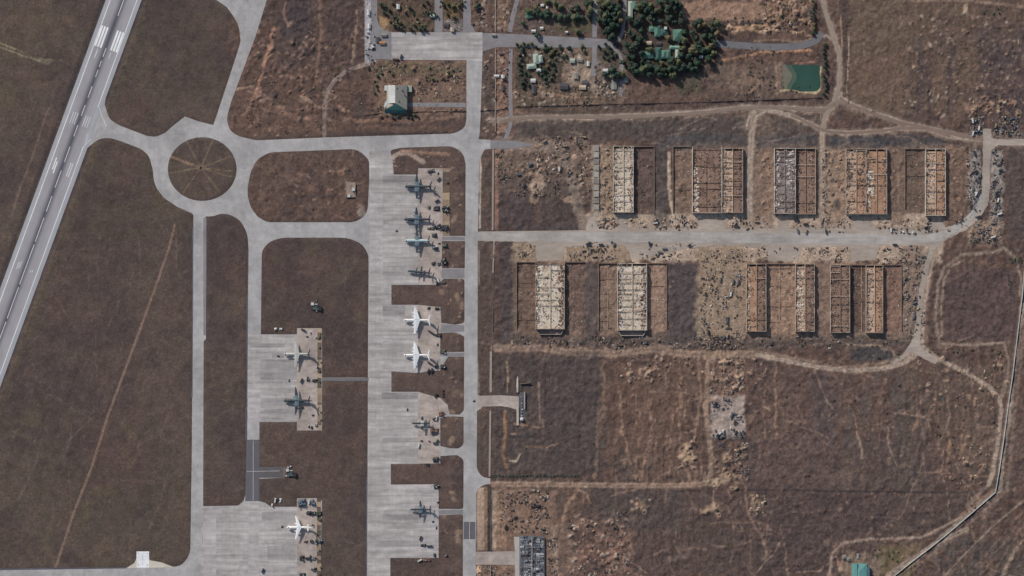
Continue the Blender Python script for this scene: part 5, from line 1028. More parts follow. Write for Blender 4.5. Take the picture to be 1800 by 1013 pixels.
AB = mat('aircraft_blue_grey', S(94,110,118), amt=.12, scale=.4, rough=.55); AWW = mat('wing_white', S(206,208,210), amt=.08, scale=.5, rough=.5); AL = mat('aircraft_pale_blue', S(160,176,180), amt=.1, scale=.5, rough=.5); AO = mat('aircraft_olive_slate', S(60,68,74), amt=.2, scale=.4, rough=.6)
plane(733.5,563,'white aircraft on the main apron, the upper of the two large white ones',body=AW,wingc=AWW,cr=11.5,ct=3,R=2.0,tl=(18.5,3.5,9.5,3.0,1.4))
plane(733,624.5,'white aircraft on the main apron, the lower of the two large white ones',body=AW,wingc=AWW,L=46.5,cr=11,ct=3,R=1.9,tl=(18,3.5,9.5,3.0,1.4))
plane(736,328.3,'dark slate aircraft with olive tint at the top of the main apron',body=AO,wingc=AB,outer=AD,tailc=AD,L=49,span=43,le=-7,cr=8.5,ct=2.2,tipx=-4.5,ttail=False,tl=(18,4.5,9.5,3.4,1.5),nose_reach=6.5,tips=False,R=2.6)
plane(734.5,386,'dark slate aircraft, second from the top on the main apron, small shapes at its nose',body=AD,wingc=AB,outer=AD,tailc=AD,L=49,span=42,le=-6,cr=8.5,ct=2.2,tipx=-3.5,ttail=False,tl=(18,3,8,3.0,1.5),nose_reach=6.2,tips=False,R=2.5)
plane(734.5,423.3,'pale blue-grey aircraft, third from the top on the main apron',body=AL,wingc=AB,outer=AO,tailc=AO,L=47,span=43,le=-5,cr=8.5,ct=2.2,tipx=-2.8,ttail=False,tl=(17,3,8.5,3.2,1.5),nose_reach=5.5,tips=False,R=2.6)
plane(738.5,478.5,'small dark aircraft with stubby paired wings, fourth on the main apron',body=AO,wingc=AO,L=44,span=20,le=0,cr=4,ct=2.6,tipx=1,ttail=False,tl=(14,2.5,9.5,3,1.6),tips=False,R=1.9,rot=-.10,eng=(),extra=((-8,8,2.4),),wz=5.4,fin=(15,6,2.6,6))
plane(740.5,744,'small grey and white aircraft low on the main apron, wings short and broad',body=AO,wingc=AG,outer=AD,tailc=AO,L=34,span=25,le=-1,cr=6,ct=3.2,tipx=.5,ttail=False,tl=(12,2,5.5,2.6,1.4),tips=True,R=1.7,eng=(5,),nose_reach=0,extra=((-7,6,2.2),),fin=(9,6,2.6,7))
plane(740.5,895.5,'small dark aircraft alone on the lowest part of the main apron',body=AD,wingc=AB,outer=AD,tailc=AD,L=39,span=31,le=-3,cr=6,ct=2.2,tipx=-3,ttail=False,tl=(14,2.4,7,2.6,1.3),tips=False,R=1.7,eng=(5,),extra=((-11,6,2),),fin=(11,7,2.8,8))
plane(523.5,622.6,'pale grey aircraft, upper one on the west apron',body=AG,wingc=AG,outer=AG,tailc=AD,L=49,span=47,le=-5.5,cr=9,ct=2.0,tipx=-5.5,ttail=True,tl=(18,3.5,8.5,3,1.5),nose_reach=6.0,tips=False,eng=(6.5,))
plane(523.5,704.3,'dark slate aircraft, lower one on the west apron',body=AO,wingc=AB,outer=AD,tailc=AD,L=50,span=48,le=-5,cr=8,ct=1.8,tipx=-4.5,ttail=True,tl=(18,3.5,8.5,3,1.5),nose_reach=5.5,tips=False,eng=(6.5,),R=2.4)
plane(525.5,927,'white slender-winged aircraft on the south apron',body=AW,wingc=AW,outer=AW,tailc=AW,L=43,span=41,le=-3.5,cr=8,ct=2.2,tipx=-6.5,ttail=True,tl=(15,.8,6,2.6,2),nose_reach=5,tips=False,eng=(6.5,),R=2.0)
def helicopter(px, py, label, rot, m_, m2):
    t = empty('parked_helicopter', px, py, label, 'helicopter', None, rot, max(.1, gz(px, py)))
    mb = MB(); mb.tube([(-4,0,1.8),(-3.2,0,2),(-1.5,0,2.2),(1.2,0,2.2),(2.6,0,2.4)], [.3,1.0,1.35,1.25,.4], 10, 'x'); mb.build('body', m_, t, smooth=True)
    mb = MB(); mb.tube([(2,0,2.6),(8.5,0,3.0)], [.5,.2], 8, 'x'); mb.build('tail_boom', m_, t)
    mb = MB(); mb.box(7.8,-.1,2.8,8.8,.1,4.6); mb.build('tail_fin', m_, t)
    for k in range(5): a = .35 + k*2*math.pi/5; mb = MB(); mb.bar((0,0,4.1),(6.6*math.cos(a),6.6*math.sin(a),4.0),.55,.12); mb.build('rotor_blade', m2, t)
    for s in (-1, 1): mb = MB(); mb.bar((-2,s*1.2,.25),(2,s*1.2,.25),.25,.2); mb.build('skid', m2, t)
DGM = mat('dark_green_paint', S(62,68,62), amt=.1); 
helicopter(1212,431,'dark helicopter standing on the hangar road',.6,DARKM,DARKM); helicopter(1300,486,'pale helicopter wreck left of the orange lower hangar',1.9,AL,DARKM); helicopter(1593,489,'dark green helicopter beside the curved road right of the lower hangars',.9,DGM,DGM)

# ------------------------------------------------------------------ vehicles, trailers, sheeted stacks
VC = {'dark green': S(64,70,60), 'dark': S(52,52,56), 'grey': S(100,98,98), 'white': S(190,190,188), 'rusty brown': S(96,70,60), 'sand': S(140,124,106), 'blue-grey': S(78,88,100), 'red and black': S(120,52,48), 'yellow': S(176,146,72)}
VM = {k: mat('vehicle_' + k.replace(' ', '_').replace('-', '_'), v, amt=.1, scale=1.0, rough=.5) for k, v in VC.items()}
def truck_parts(t, colr, L=8.0):
    m_ = VM[colr]; h = L/2
    mb = MB(); mb.box(-h,-1.2,.9,-h+2.2,1.2,2.9); cab = mb.build('cab', m_, t); mb = MB(); mb.box(-h-.03,-1.0,1.9,-h+.5,1.0,2.6); mb.build('windscreen', GLASS, cab)
    mb = MB(); mb.box(-h+2.5,-1.25,1.1,h,1.25,3.1); mb.build('cargo_body', m_, t)
    mb = MB(); mb.box(-h+.2,-.5,.6,h-.1,.5,1.05); mb.build('chassis', DARKM, t)
    for x in (-h+1.2, h-1.2, h-2.6):
        for s in (-1, 1): mb = MB(); mb.tube([(x,s*1.15-.18,.5),(x,s*1.15+.18,.5)],[.5,.5],8,'y'); mb.build('wheel', TYRE, t)
def car_parts(t, colr):
    m_ = VM[colr]; mb = MB(); mb.box(-2.2,-.9,.4,2.2,.9,1.05); mb.build('body', m_, t)
    mb = MB(); mb.add([(-1.2,-.85,1.05),(1.6,-.85,1.05),(1.6,.85,1.05),(-1.2,.85,1.05),(-.6,-.7,1.6),(1.2,-.7,1.6),(1.2,.7,1.6),(-.6,.7,1.6)],[(4,5,6,7),(0,1,5,4),(1,2,6,5),(2,3,7,6),(3,0,4,7)]); mb.build('cabin', GLASS, t)
    for x in (-1.4, 1.4):
        for s in (-1, 1): mb = MB(); mb.tube([(x,s*.85-.1,.35),(x,s*.85+.1,.35)],[.35,.35],8,'y'); mb.build('wheel', TYRE, t)
def stack_parts(t, colr, w, d, h, seed):
    r = random.Random(seed); m_ = VM[colr]
    mb = MB(); nx_, ny_ = 5, 4; vs = []
    for j in range(ny_+1):
        for i in range(nx_+1):
            e = i in (0, nx_) or j in (0, ny_); vs.append(((i/nx_-.5)*w*(1 if e else .96)+r.uniform(-.3,.3), (j/ny_-.5)*d+r.uniform(-.3,.3), 0.0 if e else h*r.uniform(.6,1.1)))
    mb.add(vs, [(j*(nx_+1)+i, j*(nx_+1)+i+1, (j+1)*(nx_+1)+i+1, (j+1)*(nx_+1)+i) for j in range(ny_) for i in range(nx_)]); mb.build('tarpaulin', m_, t)
    for k in range(max(1, int(w*d/22))):
        x, y = r.uniform(-w*.45,w*.45), r.uniform(-d*.45,d*.45); mb = MB(); mb.box(x-.8,y-.6,0,x+.8,y+.6,h*r.uniform(.9,1.3)); mb.build('crate', VM[r.choice(['grey','sand','dark','white'])], t)
CP = {}
def clone(src, px, py, rot, label, cat, group):
    c = src.copy(); COL.objects.link(c); c.location = P(px, py, max(.1, gz(px, py)+.05)); c.rotation_euler = (0,0,rot); tag(c, label, cat, group)
    for ch in list(src.children):
        d = ch.copy(); COL.objects.link(d); d.parent = c
        for g2 in list(ch.children): e = g2.copy(); COL.objects.link(e); e.parent = d
    return c
def item(kind, colr, px, py, rot, label, group, w=6, d=4, h=2.2):
    cat = {'truck':'truck','car':'car','stack':'sheeted stack','trailer':'trailer'}[kind]; nm = {'truck':'parked_truck','car':'parked_car','stack':'sheeted_stack','trailer':'parked_trailer'}[kind]
    key = (kind, colr, w, d)
    if kind != 'stack' and key in CP: return clone(CP[key], px, py, rot, label, cat, group)
    t = empty(nm, px, py, label, cat, group, rot, max(.1, gz(px, py)+.05))
    if kind == 'truck': truck_parts(t, colr)
    elif kind == 'car': car_parts(t, colr)
    elif kind == 'trailer':
        mb = MB(); mb.box(-5,-1.2,.9,5,1.2,2.6); mb.build('trailer_bed', VM[colr], t)
        for x in (-3.6, 2.6, 3.8):
            for s in (-1, 1): mb = MB(); mb.tube([(x,s*1.1-.18,.5),(x,s*1.1+.18,.5)],[.5,.5],8,'y'); mb.build('wheel', TYRE, t)
        mb = MB(); mb.bar((-5,0,1),(-7,0,.7),.3,.3); mb.build('drawbar', DARKM, t)
    else: stack_parts(t, colr, w, d, h, int(px*7+py))
    CP[key] = t; return t
EQ = [  # kind, colour, x, y, angle, w, d, h
 ('stack','dark',758,301,.3,13,5,3),('car','dark green',770,305,1.2,0,0,0),('truck','dark green',771,315,.8,0,0,0),('car','dark',787,322,.5,0,0,0),('truck','dark',768,353,.5,0,0,0),('stack','dark green',754,365,0,7,5,2),('stack','dark',768,367,0,12,9,3),('stack','dark',783,368,.2,12,11,4),
 ('stack','dark green',758,402,0,14,5,2),('stack','dark',770,399,.4,12,8,3),('stack','dark',782,401,0,13,11,4),('stack','dark',764,414,0,9,8,3),('truck','white',765,434,.3,0,0,0),('truck','dark',766,438,0,0,0,0),('car','dark',772,428,.2,0,0,0),('stack','dark green',782,432,0,9,8,3),
 ('stack','dark',762,463,.3,8,5,2.5),('stack','grey',772,464,.2,7,6,3),('stack','dark',781,460,.5,10,12,4),('truck','white',770,493,2.0,0,0,0),('stack','dark',769,497,.6,8,6,3),('stack','dark green',780,497,0,8,4,2),('stack','dark',754,542,.3,6,4,2),('stack','dark',768,543,0,8,5,2.5),
 ('trailer','dark',757,584,-.6,0,0,0),('trailer','dark',764,588,-.4,0,0,0),('stack','dark',772,589,0,9,6,3),('car','dark',769,606,1.3,0,0,0),('stack','dark green',779,618,0,11,8,3),('stack','dark',779,645,0,10,8,3),('trailer','dark',756,639,-.6,0,0,0),('stack','dark',767,644,.4,9,5,3),('truck','dark',753,652,1.2,0,0,0),('truck','dark',759,651,1.4,0,0,0),
 ('truck','dark',766,695,1.0,0,0,0),('car','rusty brown',779,687,.3,0,0,0),('car','rusty brown',779,692,.3,0,0,0),('car','rusty brown',779,697,.3,0,0,0),('stack','rusty brown',776,728,.1,10,9,2.5),('truck','dark',764,736,.4,0,0,0),('truck','white',767,735,1.4,0,0,0),('stack','rusty brown',764,757,0,16,7,2.5),('trailer','dark',763,762,.2,0,0,0),
 ('truck','dark green',765,779,0,0,0,0),('truck','dark green',768,776,1.1,0,0,0),('car','red and black',754.5,776,-.5,0,0,0),('car','dark',741,775,0,0,0,0),('stack','dark',766,808,.2,11,9,4),('stack','dark',751,817,-.4,9,5,2),('stack','dark',767,855,.3,10,8,3),('car','dark',770,883,.4,0,0,0),('car','dark',761,917,.4,0,0,0),('car','dark',767,928,1.4,0,0,0),('truck','dark',739,946,1.2,0,0,0),
 ('trailer','dark',755,960,0,0,0,0),('stack','dark',744,959,0,9,5,2),('stack','dark',764,976,.2,5,6,3),('stack','rusty brown',750,985,0,16,6,2),('truck','white',738,985,.5,0,0,0),('stack','dark',785,977,.3,5,4,2),('car','dark',716,720,1.3,0,0,0),('car','dark',697,406,.2,0,0,0),('truck','white',736,783,1.4,0,0,0),
 ('truck','dark',533,580,-.4,0,0,0),('car','white',546,586,1.5,0,0,0),('car','white',556,594,.2,0,0,0),('car','dark',561,596,.4,0,0,0),('car','dark',540,592,0,0,0,0),('truck','dark',530,669,1.2,0,0,0),('stack','dark',541,667,1.4,9,4,3),('stack','dark',553,669,0,9,5,2.5),('car','grey',508,669,1.4,0,0,0),('car','white',558,646,0,0,0,0),('car','dark',489,626,0,0,0,0),
 ('stack','dark',543,750,1.4,5,2.5,2),('stack','dark',548,752,1.5,6,3,2),('stack','blue-grey',556,748,0,5,5,2.5),('car','dark',550,730,.2,0,0,0),('stack','dark',532,717,.4,4,3,2),
 ('stack','blue-grey',531,884,.2,16,13,5),('stack','blue-grey',550,884,.6,9,11,4),('truck','white',543,882,1.5,0,0,0),('stack','dark',543,902,0,9,7,3),('stack','dark',551,903,0,9,7,3),('stack','dark green',561,903,0,11,8,3),('stack','dark',550,924,-.5,5,4,2),
 ('stack','rusty brown',538,952,.2,8,3,2),('stack','dark',548,952,0,7,6,3),('stack','dark',556,953,1.5,9,4,3),('stack','blue-grey',563,951,0,8,9,3.5),('stack','dark',531,981,0,9,9,3.5),('truck','dark',540,981,0,0,0,0),('trailer','dark',545.5,981,1.57,0,0,0),('stack','grey',552,982,0,7,7,2.5),('stack','dark',552,1001,.1,11,5,3),('stack','dark',532,1010,0,12,5,3),('truck','dark',462,1003,1.2,0,0,0),('car','dark',496,926,.6,0,0,0),
 ('stack','white',484.5,578.5,.2,5,4,2.5),('stack','white',494.5,578.5,0,6,3.5,2.5),('stack','white',478.5,888,1.4,5,3,2.5),('stack','white',484,880,1.5,9,3,2.5),('stack','white',493,880,1.5,8,4,2.5),('stack','dark',489,878,0,5,4,2),
 ('truck','rusty brown',697,104,0,0,0,0),('truck','dark',705,100,1.3,0,0,0),('car','dark',692,104,0,0,0,0),('car','dark',833,820-115,.6,0,0,0)]
def place_eq(lst, gname, where, order='y'):
    groups = {}
    for e in lst: groups.setdefault((e[0], e[1]), []).append(e)
    for (k, c), g2 in groups.items():
        g2.sort(key=lambda e: e[3] if order == 'y' else e[2])
        kn = {'truck':'truck','car':'car','stack':'sheeted stack','trailer':'flat trailer'}[k]
        for i, e in enumerate(g2):
            pos = ('%s from the %s, ' % (ORD[i] if i < 20 else str(i+1)+'th', 'top' if order == 'y' else 'left')) if len(g2) > 1 else 'only '
            item(e[0], e[1], e[2], e[3], e[4], '%s%s %s %s' % (pos, e[1], kn, where), gname, e[5] or 6, e[6] or 4, e[7] or 2)
place_eq([e for e in EQ if e[2] > 640 and e[3] > 250 and e[2] < 830], 'ground equipment beside the main apron', 'by the main apron')
place_eq([e for e in EQ if e[2] < 640], 'ground equipment beside the west aprons', 'by the west aprons')
place_eq([e for e in EQ if e[2] > 640 and (e[3] < 250 or e[2] > 830)], 'vehicles near the north plaza and long road', 'by the north plaza')
rv_ = random.Random(21)
def vyard(n, x0, y0, x1, y1, where, gname, cols, order='y', rots=(0, 1.57, .5, 1.2)):
    l = [(rv_.choice(['truck','car','car','stack']), rv_.choice(cols), rv_.uniform(x0,x1), rv_.uniform(y0,y1), rv_.choice(rots)+rv_.uniform(-.2,.2), rv_.choice([3,4,5]), rv_.choice([2,3,3.5]), rv_.choice([1.6,2.2])) for _ in range(n)]
    place_eq(l, gname, where, order)
G1 = 'vehicles and stacks in the storage yards'
vyard(30,1705,263,1723,384,'in the left strip by the curved road',G1,['blue-grey','grey','white','dark','dark','grey','sand'])
vyard(34,1743,264,1760,384,'in the right strip by the curved road',G1,['blue-grey','grey','white','dark','dark','grey','sand'])
vyard(22,1706,208,1725,238,'left of the top right junction',G1,['blue-grey','grey','dark','white'])
vyard(24,1746,208,1790,240,'right of the top right junction',G1,['blue-grey','grey','dark','sand'])
vyard(20,1710,390,1746,426,'at the bend of the curved road',G1,['grey','dark','white','sand'])
vyard(12,1250,702,1280,720,'atop the pale storage square',G1,['white','grey','dark','blue-grey'])
vyard(20,1252,752,1306,768,'at the foot of the storage square',G1,['white','grey','dark','blue-grey'],'x')
vyard(8,1284,726,1307,744,'inside the pale storage square',G1,['grey','dark','blue-grey'],'x')
vyard(18,1020,426,1080,452,'between the two cream lower hangars',G1,['dark','dark','sand','grey'],'x')
vyard(16,1120,428,1200,454,'above the empty plot, lower row',G1,['dark','grey','sand'],'x')
vyard(12,1140,384,1215,404,'below the lone cream hangar',G1,['dark','white','sand'],'x')
vyard(9,1280,388,1330,404,'below the narrow tan upper hangar',G1,['dark','sand'],'x')
vyard(14,1392,384,1485,408,'below the grey-floored upper hangar',G1,['dark','sand','grey'],'x')
vyard(14,1545,396,1640,412,'below the last two upper hangars',G1,['dark','white','rusty brown','sand'],'x')
vyard(12,1550,430,1625,460,'above the right end, lower row',G1,['dark','rusty brown','grey'],'x')
vyard(30,1232,440,1300,595,'in the scrap strip beside lower hangars',G1,['grey','dark','sand','white','blue-grey'])
vyard(16,1588,470,1618,592,'right of the lower row',G1,['grey','white','sand','blue-grey'])
vyard(22,880,868,960,935,'above the burnt slab hall',G1,['dark','dark','grey','rusty brown'])
vyard(22,905,285,1035,330,'left of the lone cream hangar',G1,['grey','dark','white','blue-grey'],'x')
vyard(8,948,240,1035,262,'on the track above the scrap ground',G1,['dark','grey','sand'],'x')
vyard(10,644,55,660,90,'left of the north plaza',G1,['white','dark','grey','sand'])
vyard(12,905,592,1200,604,'in weeds below the lower hangars',G1,['grey','dark','white'],'x')
vyard(8,870,120,892,200,'by the lane right of the wall',G1,['grey','white','dark'])
# the two equipment stations standing in the grass
for (x, y, lab) in [(555,537,'radar station on a small square pad at the end of a thin path'),(511,829,'equipment cluster at the end of the dark side strip, mid left')]:
    t = empty('equipment_station', x, y, lab, 'station'); r = random.Random(int(x))
    mb = MB(); mb.box(-13,-13,0,12,14,.14); mb.build('pad', mat('station_pad', S(104,98,96), amt=.15), t)
    mb = MB(); mb.box(-8,0,.14,-3,5,5); mb.build('cabin', WROOF, t)
    mb = MB(); mb.box(-5,-8,.14,5,-1,3.5); mb.build('shelter', mat('dark_shelter', S(72,80,84)), t)
    mb = MB(); mb.box(5.2,-9,.14,10,-2,4.5); mb.build('tank', DARKM, t)
    mb = MB(); mb.tube([(1,2,.1),(1,2,7)],[.4,.25],8,'z'); mb.build('mast', BEAM, t); mb = MB(); mb.bar((-1.5,2,7.2),(3.5,2,7.6),1.6,.5); mb.build('antenna', AG, t)
    for k in range(5): q = r.uniform(-11,8); w_ = r.uniform(-11,10); mb = MB(); mb.box(q,w_,.14,q+2.4,w_+1.8,2.2); mb.build('crate', VM[r.choice(['white','grey','dark'])], t)
t = empty('equipment_station', 617, 333, 'small pale pad with white and dark boxes in the reddish island', 'station')
mb = MB(); mb.box(-8,-14,.3,8,12,.9); mb.build('pad', mat('pale_pad', S(138,122,112), amt=.15), t); mb = MB(); mb.box(2,-3,.9,7,2,4.4); mb.build('cabin', WROOF, t); mb = MB(); mb.box(-6,-14,.9,-1,-9,2.6); mb.build('shelter', WROOF, t); mb = MB(); mb.box(7,-8,.5,8.2,12,2.6); mb.build('side_wall', GROOF, t); mb = MB(); mb.box(-8,-15,.4,8,-14,2.2); mb.build('end_wall', DARKM, t)
# ------------------------------------------------------------------ trees and shrubs
LEAF = {}
def leaf_mat(k, c):
    if k not in LEAF: LEAF[k] = mat('foliage_' + k, c, amt=.35, scale=.5, rough=.8, spec=.15, amt2=.2, scale2=.12)
    return LEAF[k]
LM = [leaf_mat('pine', S(58,73,60)), leaf_mat('deep', S(50,64,56)), leaf_mat('olive', S(86,90,66)), leaf_mat('dry', S(104,92,70)), leaf_mat('dark', S(44,60,50))]
BARK = mat('bark', S(92,76,62), amt=.2)
def crown_mesh(seed, rad, hgt, base, leaves, m_, size=.95):
    r = random.Random(seed); mb = MB(); cl = []
    for k in range(9):
        a = r.uniform(0, 6.28); d = rad * r.uniform(.1, .72); z = base + hgt * r.uniform(.15, .85) * (1 - d/rad*.5)
        cl.append((d*math.cos(a), d*math.sin(a), z, rad * r.uniform(.32, .5)))
    cl.append((0, 0, base + hgt*.8, rad*.4))
    for i in range(leaves):
        c = cl[i % len(cl)]
        while True:
            v = Vector((r.uniform(-1,1), r.uniform(-1,1), r.uniform(-1,1)))
            if .2 < v.length < 1: break
        v = v.normalized() * (v.length ** .4) * c[3]; o_ = Vector(c[:3]) + v
        n_ = (v.normalized() + Vector((r.uniform(-.6,.6), r.uniform(-.6,.6), r.uniform(0,.9)))).normalized()
        u = n_.cross(Vector((r.uniform(-1,1), r.uniform(-1,1), .1))).normalized() * size * r.uniform(.6,1.2); w = n_.cross(u).normalized() * size * r.uniform(.5,1.0)
        mb.add([o_-u-w*.6, o_+u*.2-w, o_+u+w*.4, o_-u*.3+w], [(0,1,2,3)])
    me = bpy.data.meshes.new('crown'); me.from_pydata([tuple(v) for v in mb.v], [], mb.f); me.materials.append(m_); return me
def trunk_mesh(h, rad):
    mb = MB(); mb.tube([(0,0,-.3),(0,0,h*.5),(.2,.1,h*.85)], [.45,.3,.12], 7, 'z')
    for k in range(4): a = k*1.6+.4; mb.bar((0,0,h*.45),(rad*.6*math.cos(a),rad*.6*math.sin(a),h*.75),.2,.2)
    me = bpy.data.meshes.new('trunk'); me.from_pydata([tuple(v) for v in mb.v], [], mb.f); me.materials.append(BARK); return me
TV = [(crown_mesh(k, 4.2, 6.5, 2.2, 520, LM[(0,1,2,0,4,2,0,1,3)[k]]), trunk_mesh(6.5, 4)) for k in range(9)]
rt = random.Random(77)
HUE = ['dark green','deep green','olive green','dark green','dry brown-green','olive green','dark green','deep green','dry brown-green']
SQS = {}
def tree(x, y, s, lab, grp, kind=None, cat='tree', tall=1.0):
    k = rt.randrange(9) if kind is None else rt.choice([i for i in range(9) if (i % 3 if i < 6 else i % 2) == kind])
    if cat == 'tree' and kind is None:
        q_ = 'small' if s < 1.1 else 'middling' if s < 1.35 else 'large' if s < 1.65 else 'very large'
        for w_ in ('small dull ', 'dark green ', 'dark '):
            if lab.startswith(w_): lab = lab[len(w_):]; break
        lab = q_ + ' ' + HUE[k] + ' ' + lab
    t = empty('tree' if cat == 'tree' else 'shrub', x, y, lab, cat, grp, rt.uniform(0, 6.28), gz(x, y)-.1); t.scale = (s, s*rt.uniform(.85,1.15), s*tall)
    c, b = TV[k]; o = bpy.data.objects.new('crown', c); link(o, t); o = bpy.data.objects.new('trunk', b); link(o, t)
GR = 'dark trees of the grove round the green-roofed buildings'
roofs = [(1142,45,1176,67),(1182,51,1201,73),(1129,90,1152,104),(1150,83,1178,108),(1176,80,1196,104),(1104,2,1119,32)]
def clear(x, y):
    return all(not (a-1 < x < c+1 and b-1 < y < d+1) for a, b, c, d in roofs) and not (1090 < x < 1102 and y < 62) and not (1066 < x < 1094 and abs(y-(74+(x-1066)*.9)) < 5)
n = 0; pts_ = []
while n < 104:
    x = rt.uniform(1062, 1262); y = rt.uniform(0, 134)
    if x > 1200 and (y < 38): continue
    if x > 1240 and not (40 < y < 110): continue
    if x < 1105 and 60 < y < 130 and rt.random() < .75: continue
    if x > 1195 and y > 118: continue
    if 1190 < x < 1222 and 44 < y < 84 and x > 1203 and rt.random() < .3: continue
    if 1100 < x < 1180 and 68 < y < 80 and rt.random() < .75: continue
    if not clear(x, y): continue
    if any((x-a)**2 + (y-b)**2 < 52 for a, b in pts_): 
        if rt.random() < .97: continue
    pts_.append((x, y)); n += 1
    z = ('top' if y < 42 else 'middle' if y < 86 else 'bottom') + (' left' if x < 1125 else ' centre-left' if x < 1165 else ' centre-right' if x < 1205 else ' right') + ' part'
    tree(x, y, rt.uniform(1.15, 1.75), 'dark green tree in the %s of the grove' % z, GR, tall=1.1)
for x in np.linspace(1112, 1224, 15): tree(x+rt.uniform(-2,2), 122+rt.uniform(-4,6), rt.uniform(1.1,1.6), 'dark green tree in the dense row along the bottom edge of the grove', 'tree row at the bottom of the grove', tall=1.15)
VT = 'trees of the village square and street'
SQ = [(909,78),(915,80),(921,77),(927,79),(934,77),(917,88),(913,96),(916,105),(912,112),(914,122),(916,131),(921,138),(918,146),(923,128),(930,132),(958,80),(962,86),(956,86),(968,84),(975,88),(980,94),(972,92),(968,96),(976,104),(966,108),(972,112),(975,122),(972,130),(965,134),(958,138),(952,132),(946,128),(950,118),(956,124),(962,118),(968,138),(984,82),(1023,82),(1027,90),(1052,82),(1064,78),(1070,84),(1062,90),(1074,92),(1060,100),(1068,104),(1076,100),(1082,96),(942,82),(1000,84),(995,98),(988,100),(960,146),(930,150),(920,154)]
for x, y in SQ: tree(x, y, rt.uniform(.7,1.0), 'dark green tree ' + ('left of the A-shaped cottage' if x < 928 else 'along the lower kerb of the village street' if y < 85 and x < 1045 else 'below the A-shaped cottage' if x < 955 else 'right of the A-shaped cottage' if x < 1045 else 'between the village lanes and the grove'), VT, tall=.8)
for x, y in [(942,14),(946,20),(952,26),(938,24),(960,30),(900+28,20),(962,22),(975,28),(985,30),(992,32),(1000,28),(1008,32),(1016,30),(1025,31),(1035,28),(1005,18),(1015,12),(1030,8),(1038,18),(1040,4),(975,6),(985,12),(905+57,3),(920,42),(944,62),(1014,56),(1018,58)]: tree(x, y, rt.uniform(1.1,1.7), 'small dull tree on the upper side of the village street', VT, kind=None, tall=.8)
for x, y in [(1054,4),(1060,10),(1068,6),(1074,14),(1056,22),(1062,30),(1070,26),(1080,8),(1086,14),(1088,24),(1082,34),(1076,44),(1070,52),(1064,56),(1086,46),(1090,38),(1052,36)]: tree(x, y, rt.uniform(1.2,1.8), 'dark tree between the two narrow lanes left of the grove', VT)
for x, y in [(670,8),(678,12),(684,18),(676,22),(690,6),(694,30),(698,36),(704,40),(686,38),(692,44),(700,48),(706,50),(712,22),(720,14),(726,24),(732,32),(736,40),(728,44),(722,50),(742,46),(746,50),(738,52),(748,20),(752,24),(758,26),(764,24),(744,8),(750,4),(768,28),(776,4),(780,10),(788,8),(796,12),(806,10),(812,6),(838,4),(842,8),(836,12),(786,26),(798,30)]:
    tree(x, y, rt.uniform(.6,1.0), 'dark green tree on the plots above the north plaza', 'trees above the north plaza')
for x, y in [(756,120),(788,128),(793,132),(796,124),(760,139),(768,142),(750,141),(780,140),(658,142),(661,150),(664,158),(659,164),(684,125),(672,130),(690,131),(724,208),(716,206),(700,205),(690,206),(680,204),(670,205),(728,202),(735,206),(664,134),(648,120)]:
    tree(x, y, rt.uniform(.45,.8), 'small dull tree on the plot around the large white and green hall', 'trees round the large hall', kind=None, tall=.7)
for y in list(range(2, 60, 7)): tree(1430+rt.uniform(-3,3), y, rt.uniform(.65,.9), 'dark tree in the upright row left of the top dirt road', 'tree row by the top dirt road'); 
for y in list(range(78, 168, 8)): tree(1449+rt.uniform(-3,4), y, rt.uniform(.6,.95), 'dark tree in the strip between the pond and the dirt road', 'trees right of the pond')
SC = 'dark shrubs of the bare plots'
for (cx_, cy_, rx, ry, n_, z) in [(1300,38,95,7,26,'along the scrub line below the pale bare ground'),(1390,22,24,20,18,'on the rough ground left of the top dirt road'),(1215,150,18,16,8,'on the olive plot below the grove'),(1345,135,14,22,9,'left of the pond'),(1320,145,10,20,7,'left of the pond'),(1784,460,12,10,10,'in the scrub at the right edge'),(1776,490,6,18,6,'in the scrub at the right edge'),(1750,620,14,8,7,'by the fork near the perimeter wall'),(1690,615,22,6,7,'by the fork near the perimeter wall'),(1390,156,50,6,8,'under the pond bank'),(1560,625,30,6,8,'inside the loop of the dirt road below the lower row'),(1100,600,90,5,10,'in the weeds below the lower hangars'),(1640,620,14,8,5,'at the road fork right of the lower row'),(1740,22,20,10,5,'in the top right field'),(1690,740,70,60,14,'on the rough field near the perimeter wall'),(1480,700,120,60,12,'on the middle right field'),(1560,975,40,12,8,'near the teal hall')]:
    for _ in range(n_):
        a = rt.uniform(0, 6.28); d = rt.random() ** .5
        tree(cx_+rx*d*math.cos(a), cy_+ry*d*math.sin(a), rt.uniform(.22,.5), 'low dark shrub ' + z, SC, kind=rt.choice([0,1,2]), cat='shrub', tall=.6)
# clipped line of low bushes above the east dirt road
for k in range(26): tree(866+k*6, 837+rt.uniform(-1,1), rt.uniform(.3,.42), 'low dark bush in the straight line above the lower dirt road', 'bush line above the lower dirt road', kind=1, cat='shrub', tall=.5)
for k in range(16): tree(562.5+rt.uniform(-2,2), rt.choice([590,612,637,655,670,700,722,738,900,915,935,950,965,985,1000,1010])+rt.uniform(-3,3), rt.uniform(.35,.55), 'small bush on the right rim of the tan west hardstands', 'bushes on the rim of the west hardstands', kind=2, cat='shrub', tall=.6)

